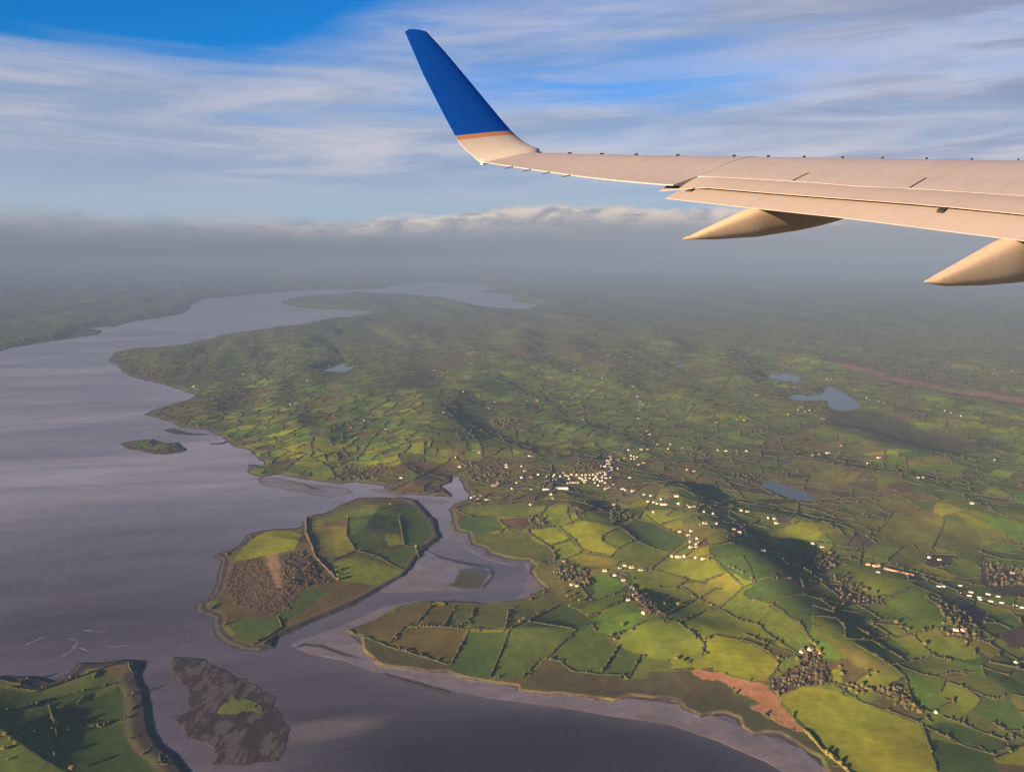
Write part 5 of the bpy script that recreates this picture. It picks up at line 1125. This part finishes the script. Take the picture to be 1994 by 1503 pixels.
def loft(name, rings, mats, parent=wing, closed=True, caps=True, midx=None, smooth=True):
    R = [np.asarray(r) for r in rings]; n = len(R[0]); V_ = np.vstack(R); F_ = []; mi = []
    for i in range(len(R) - 1):
        for j in range(n if closed else n - 1):
            a = i * n + j; b = i * n + (j + 1) % n
            F_.append((a, b, b + n, a + n)); mi.append(midx[i] if midx else 0)
    if caps:
        F_.append(tuple(range(n))[::-1]); mi.append(midx[0] if midx else 0)
        F_.append(tuple((len(R) - 1) * n + j for j in range(n))); mi.append(midx[-1] if midx else 0)
    o = mesh_obj(name, V_, F_, mats, parent, mi, smooth)
    bm = bmesh.new(); bm.from_mesh(o.data); bmesh.ops.recalc_face_normals(bm, faces=bm.faces)
    for e in bm.edges:
        if len(e.link_faces) == 2 and e.calc_face_angle(0) > .6: e.smooth = False
    bm.to_mesh(o.data); bm.free()
    return o
def wing_at(s): 
    k = np.clip(s, SPAN[0], SPAN[-1])
    hi = s >= 4.85
    sel = SPAN >= 4.85 if hi else SPAN < 4.85
    return np.interp(k, SPAN[sel], tilts[sel]), np.interp(k, SPAN[sel], urefs[sel]), (.74 if hi else 1.0)
def sstep_(a, b, x):
    t_ = min(1, max(0, (x - a) / (b - a))); return t_ * t_ * (3 - 2 * t_)
STEP = 0.0
def ring(s):
    tl, ur, rc = wing_at(s); ch_ = chord(s)
    c = rc * (1 - np.cos(np.linspace(0, math.pi / 2, 15)))
    c = rc * np.linspace(0, 1, 17) ** 1.7
    Fr = f_te(s) + (1 - rc) * ch_
    F_ = f_te(s) + (1 - c) * ch_
    base = ur + (F_ - Fr) * tl
    u1 = base + (up_prof(c) - up_prof(np.array([rc]))[0]) * ch_
    if rc == 1.0: u1 = u1 - STEP * sstep_(3.0, 4.84, s) * np.interp(c, [0, .2, .74, 1], [0, .25, 1, 0])
    th = .115 * ch_ * (2.969 * np.sqrt(c) - 1.26 * c - 3.516 * c ** 2 + 2.843 * c ** 3 - 1.0151 * c ** 4) * .95 + .012
    th[0] = 0
    return np.vstack([np.stack([F_, np.full(17, -s), u1], 1), np.stack([F_, np.full(17, -s), u1 - th], 1)[1:][::-1]])
def top_point(s, c):
    tl, ur, rc = wing_at(s); ch_ = chord(s); Fr = f_te(s) + (1 - rc) * ch_; F_ = f_te(s) + (1 - c) * ch_
    return np.array([F_, -s, ur + (F_ - Fr) * tl + (up_prof(np.array([c])) - up_prof(np.array([rc])))[0] * ch_])
STEP = float(top_point(4.84, .74)[2] - top_point(4.86, .74)[2])
loft('wing_panel', [ring(s) for s in np.linspace(.35, 4.847, 18)], [M_WING])
loft('wing_panel', [ring(s) for s in np.linspace(4.852, 13.6, 24)], [M_WING])
M_SLAT = material('bare_metal_slat', (.50, .48, .52), .42, .5, metal=.85, var=.12, scale=1.5)
for o in wing.children:
    if o.name.startswith('wing_panel'):
        o.data.materials.append(M_SLAT); mi = np.zeros(len(o.data.polygons), np.int32); nq = len(mi) - 2
        jj = np.arange(nq) % 33; mi[:nq] = (jj < 4) | (jj > 28); o.data.polygons.foreach_set('material_index', mi)
# spoilers: thin plates over the rear of the wing, with dark strips standing in for the shade between them
SPOIL = [(4.95, 6.62), (6.66, 8.58), (8.62, 10.6), (10.64, 13.6)]
for a, b in SPOIL:
    rows = []
    for s in np.linspace(a, b, 8):
        up = [top_point(s, c) + np.array([0, 0, h_]) for c, h_ in ((.565, .012), (.60, .014), (.65, .014), (.70, .011), (.745, .004))]
        rows.append(np.array(up + [q - np.array([0, 0, .016 if i_ else .006]) for i_, q in enumerate(up[::-1])]))
    loft('spoiler', rows, [M_WING])
for (a, b), (c_, d_) in zip(SPOIL[:-1], SPOIL[1:]):
    rows = [np.array([top_point(s, c) + np.array([0, 0, .0045]) for c in (.57, .62, .68, .74)]) for s in (b + .004, c_ - .004)]
    loft('gap_shade', rows, [M_SEAM], closed=False, caps=False)
# flaps: main segment then aft segment, each a slim aerofoil tucked under the one before
def flap_ring(s0, s1, C, dF, C0, dF0, tuck, drop, th, bulge):
    """s0: span place of the nose, s1: of the trailing edge"""
    Ft = f_te(s1) + dF * chord(s1); Ut = solve_u(s1, Ft, C)
    Fn = f_te(s0) + dF0 * chord(s0) ; Un = solve_u(s0, Fn, C0) - drop
    sl = (Un - Ut) / (Fn - Ft)
    t_ = np.linspace(0, 1, 9)
    Fn2 = Fn + tuck; Un2 = Un + tuck * sl * .6
    F_ = Fn2 + (Ft - Fn2) * t_; U_ = Un2 + (Ut - Un2) * t_ + bulge * np.sin(np.pi * t_ ** .8)
    S_ = -(s0 + (s1 - s0) * t_)
    tk = th * np.sqrt(np.clip(t_, 0, 1)) * (1 - t_) * 2 + .008
    tk[0] = .004
    return np.vstack([np.stack([F_, S_, U_], 1), np.stack([F_, S_, U_ - tk], 1)[::-1]])
rows = [flap_ring(a, b, MF_A, .05, SP_A, .26, .22, .020, .16, .035) for a, b in zip(np.concatenate([[4.56], np.linspace(4.95, 13.6, 18)]), np.concatenate([[4.47], np.linspace(4.95, 13.6, 18)]))]
loft('main_flap', rows, [M_FLAP])
rows = [flap_ring(a, b, AF_A, -.10, AL_A, .05, .30, .022, .10, .02) for a, b in zip(np.concatenate([[4.99], np.linspace(5.25, 13.6, 18)]), np.concatenate([[4.90], np.linspace(5.1, 13.6, 18)]))]
loft('aft_flap', rows, [M_FLAP])
# hinge brackets showing dark in the gap between the flap segments
for x0_, x1_ in ((1334, 1353), (1830, 1843)):
    ss = np.linspace(4.9, 12, 200); xs = np.array([ac_px((f_te(s) + .05 * chord(s), -s, solve_u(s, f_te(s) + .05 * chord(s), MF_A)))[0] for s in ss])
    sa, sb = np.interp([x0_, x1_], xs, ss)
    rr_ = []
    for s in (sa, sb):
        F0 = f_te(s) + .05 * chord(s); U0 = solve_u(s, F0, MF_A)
        rr_.append(np.array([(F0 + .10, -s, U0 + .004), (F0 - .10, -s, U0 - .066), (F0 - .10, -s, U0 - .11), (F0 + .10, -s, U0 - .06)]))
    loft('flap_bracket', rr_, [M_SEAM], smooth=False)

# winglet
WTE = [(786, 57), (824, 145), (866.5, 228), (892, 275), (900.5, 285.5), (911, 296), (926, 306), (937, 312.5), (985, 322)]
WLE = [(834.5, 67), (866.5, 102), (920, 166), (973, 230), (1000.6, 262), (1020, 279), (1043, 291), (1069, 298), (1140, 300)]
def side_of(C, x, y):
    C = np.array(C, float); best = None
    for (ax, ay), (bx, by) in zip(C[:-1], C[1:]):
        ex, ey = bx - ax, by - ay; L = ex * ex + ey * ey
        t_ = np.clip(((x - ax) * ex + (y - ay) * ey) / L, 0, 1)
        d_ = (x - ax - t_ * ex) ** 2 + (y - ay - t_ * ey) ** 2
        c_ = ex * (y - ay) - ey * (x - ax)
        if best is None or d_ < best[0]: best = (d_, c_)
    return best[1]
def solve_f(O, U, C, lo, hi):
    fl = side_of(C, *ac_px((lo, O, U))); fh = side_of(C, *ac_px((hi, O, U)))
    if fl * fh > 0: return None
    for _ in range(50):
        m = (lo + hi) / 2; fm = side_of(C, *ac_px((m, O, U)))
        if fm * fl > 0: lo = m
        else: hi = m
    return (lo + hi) / 2
tl0, ur0, _ = wing_at(.35)
RA, CANT = .80, math.radians(72)
def wl_path(k):
    """k 0..1 along the winglet: outboard, up (relative to the trailing edge at the tip) and turn angle"""
    La = RA * CANT; Ls = 2.34; L = k * (La + Ls)
    if L < La:
        ph = L / RA; return -.35 + RA * math.sin(ph), RA * (1 - math.cos(ph)), ph
    q = L - La
    return -.35 + RA * math.sin(CANT) + q * math.cos(CANT), RA * (1 - math.cos(CANT)) + q * math.sin(CANT), CANT
ks = np.concatenate([np.linspace(0, .34, 12), np.linspace(.37, .985, 22)])
te, le = [], []
nose = ring(.35)[0]
for k in ks:
    O, U, ph = wl_path(k)
    ft = solve_f(O, ur0 + U, WTE, -4, 1.2) if ph > .55 else None
    ul = nose[2] + U * ((2.74 + ur0 - nose[2] + .12) / 2.74)
    fl = solve_f(O, ul, WLE, -2.5, 3.0) if ph > .35 else None
    te.append([ft, O, ur0 + U]); le.append([fl, O, ul])
def fill(L, first, kk):
    v = np.array([np.nan if q[0] is None else q[0] for q in L], float); v[0] = first
    g = ~np.isnan(v); return np.interp(kk, kk[g], v[g])
tf_ = fill(te, f_te(.35), ks); lf_ = fill(le, nose[0], ks)
te = np.array([(a, q[1], q[2]) for a, q in zip(tf_, te)]); le = np.array([(a, q[1], q[2]) for a, q in zip(lf_, le)])
# rounded top: the nose falls back over the last few centimetres
d_up = (te[-1] - te[-3]) / np.linalg.norm(te[-1] - te[-3])
for a, b in ((.22, .045), (.48, .075), (.75, .09)):
    te = np.vstack([te, te[-1] + d_up * .012]); 
    base_le = le[len(ks) - 1]
    le = np.vstack([le, base_le + (te[len(ks) - 1] - base_le) * a + d_up * b])
rows = []
tt = np.linspace(0, 1, 17) ** 1.7
for i in range(len(te)):
    j0, j1 = max(0, i - 1), min(len(ks) - 1, i + 1)
    if i >= len(ks): j0, j1 = len(ks) - 2, len(ks) - 1
    run = (te[j1] - te[j0]) * .5 + (le[j1] - le[j0]) * .5; run /= np.linalg.norm(run)
    cd = te[i] - le[i]; L = np.linalg.norm(cd)
    nn = np.cross(cd / L, run); nn /= np.linalg.norm(nn)
    if nn[2] < 0 and i < 6 or nn[1] > 0 and i >= 6: nn = -nn
    th = .095 * L * (2.969 * np.sqrt(tt) - 1.26 * tt - 3.516 * tt ** 2 + 2.843 * tt ** 3 - 1.0151 * tt ** 4) * .5 / .5 * .55 + .004
    th[0] = 0
    P = le[i] + cd * tt[:, None]
    rows.append(np.vstack([P + nn * th[:, None], (P - nn * th[:, None])[1:][::-1]]))
own0 = rows[0].copy(); r0 = ring(.35)
for i in range(10): rows[i] = rows[i] + (r0 - own0) * (1 - i / 10) ** 1.5
kmid = (ks[:-1] + ks[1:]) / 2
K_W, K_G = .274, .306
midx = [0 if k < K_W else 1 if k < K_G else 2 for k in kmid] + [2, 2, 2]
wl = loft('winglet', rows, [M_TIPW, M_GOLD, M_BLUE], midx=midx)
wl.data.materials.append(M_BLUEE)
for q_ in wl.data.polygons:
    if q_.material_index == 2 and len(q_.vertices) == 4 and (min(v % 33 for v in q_.vertices) < 3 or max(v % 33 for v in q_.vertices) > 30): q_.material_index = 3
wl['label'] = 'blue upturned winglet with a gold line above its white root'

# canoe fairings under the flaps
def fairing(A, B, tip, bottoms, front_s=None):
    ss = np.linspace(4.9, 13.5, 300)
    ed = np.array([(f_te(s) - .10 * chord(s), -s, solve_u(s, f_te(s) - .10 * chord(s), AF_A)) for s in ss])
    xs = np.array([ac_px(q)[0] for q in ed])
    sa, sb = np.interp([A, B], xs, ss); sm = (sa + sb) / 2; hw = (sb - sa) / 2
    E = np.array([np.interp(sm, ss, ed[:, k]) for k in range(3)])
    Tp = on_span(*tip, sm)
    bt = np.array([on_span(x, y, sb - .25 * hw) for x, y in bottoms])
    o_ = np.argsort(bt[:, 0]); bt = bt[o_]
    F1 = min(bt[-1, 0] + .6, E[0] + 4.2)
    sl = (E[2] - Tp[2]) / (E[0] - Tp[0])
    rows = []
    for q in np.concatenate([np.linspace(0, .06, 5)[:-1] ** 1.0, np.linspace(.06, 1, 24)]):
        F_ = Tp[0] + (F1 - Tp[0]) * q
        u = min(1, (F_ - Tp[0]) / (E[0] - Tp[0]))
        if F_ <= E[0]: zt = Tp[2] + (F_ - Tp[0]) * sl
        else: zt = E[2] - .01 + (F_ - E[0]) * .17
        zb = np.interp(F_, np.concatenate([[Tp[0]], bt[:, 0]]), np.concatenate([[Tp[2]], bt[:, 2]]))
        if q > .86 and F_ > E[0]: zb = zt - (zt - zb) * math.sqrt(max(.01, 1 - ((q - .86) / .14) ** 2))
        rn_ = math.sqrt(max(0, min(1, q / .05)))
        wd = hw * (.22 + .64 * min(1, u) ** .8 + .14 * min(1, q * 1.2)) * rn_ * (1.0 if q < .75 else 1 - .5 * ((q - .75) / .25) ** 2) + .003
        zt = max(zt, zb + .02 + .05 * rn_); 
        mid = (zt + zb) / 2; hh = (zt - zb) / 2
        a = np.linspace(0, 2 * math.pi, 25)[:-1]
        e = 3.2
        cx_ = np.sign(np.cos(a)) * np.abs(np.cos(a)) ** (2 / e); cz_ = np.sign(np.sin(a)) * np.abs(np.sin(a)) ** (2 / e)
        rows.append(np.stack([np.full(24, F_), -sm + wd * cx_, mid + hh * cz_], 1))
    return loft('flap_fairing', rows, [M_FAIR])
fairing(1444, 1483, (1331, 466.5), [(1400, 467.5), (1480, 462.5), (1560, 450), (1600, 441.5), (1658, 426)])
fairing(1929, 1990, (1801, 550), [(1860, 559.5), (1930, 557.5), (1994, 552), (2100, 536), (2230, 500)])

# vortex generators along the nose, static wicks on the trailing edge, lamp at the tip
sk_s = np.linspace(.2, 13.5, 120); sk = np.array([ac_px(top_point(s, .10)) for s in sk_s])
for x in (1049, 1107, 1170, 1237, 1318, 1428, 1495, 1565, 1640, 1718, 1804, 1892, 1983):
    s = np.interp(x, sk[:, 0], sk_s); a = top_point(s, .115); b = top_point(s, .115 - .16 / chord(s)) + np.array([0, .02, 0])
    n_ = np.array([.003, .004, 0]); up_ = np.array([0, 0, .042]); dn_ = np.array([0, 0, -.01])
    V_ = [a - n_ + dn_, b - n_ + dn_, b - n_ + up_, a - n_ + up_ * .75, a + n_ + dn_, b + n_ + dn_, b + n_ + up_, a + n_ + up_ * .75]
    mesh_obj('vortex_generator', V_, [(0, 1, 2, 3), (7, 6, 5, 4), (0, 4, 5, 1), (1, 5, 6, 2), (2, 6, 7, 3), (3, 7, 4, 0)], [M_VANE], wing)
def rod(name, a, b, ra, rb, mat, n=8):
    a, b = np.asarray(a, float), np.asarray(b, float); d0 = (b - a) / np.linalg.norm(b - a); u = np.cross(d0, (0, 0, 1)); u /= np.linalg.norm(u); v = np.cross(d0, u)
    t_ = np.linspace(0, 2 * math.pi, n + 1)[:-1]
    return loft(name, [c + r * (np.cos(t_)[:, None] * u + np.sin(t_)[:, None] * v) for c, r in ((a, ra), (a + (b - a) * .5, (ra + rb) / 2), (b, rb))], [mat])
te_s = np.linspace(.35, 4.8, 60); te_x = np.array([ac_px(top_point(s, 1.0))[0] for s in te_s])
for x in (998, 1033, 1070, 1110):
    s = np.interp(x, te_x, te_s); a = top_point(s, .995) - np.array([0, 0, .01])
    rod('static_wick', a, a + np.array([-.24, .0, -.055]), .012, .005, M_SEAM)
q0 = on_span(938, 315.5, .12); q1 = q0 + np.array([.62, -.05, .04])
rod('lamp_housing', q0, q1, .062, .02, M_LENS, 14)
# ------------------------------------------------------------------ the air itself
hm = bpy.data.materials.new('haze'); hm.use_nodes = True
hn = NT(hm.node_tree); hn.n.clear()
ho = hn.add('ShaderNodeOutputMaterial'); pv_ = hn.add('ShaderNodeVolumePrincipled')
pv_.inputs['Color'].default_value = (.112, .172, .300, 1)
pv_.inputs['Density'].default_value = 5.8e-5
pv_.inputs['Density Attribute'].default_value = ''
pv_.inputs['Anisotropy'].default_value = -0.12
hn.l.new(pv_.outputs[0], ho.inputs['Volume'])
bx0, bz0, bz1 = 66000.0, float(GZ.min()) - 1.0, H + 12.0
hv = [(sx * bx0, sy * bx0, z) for z in (bz0, bz1) for sx, sy in ((-1, -1), (1, -1), (1, 1), (-1, 1))]
hz = mesh_obj('haze', hv, [(3, 2, 1, 0), (4, 5, 6, 7), (0, 1, 5, 4), (1, 2, 6, 5), (2, 3, 7, 6), (3, 0, 4, 7)], [hm])
tag(hz, kind='stuff')
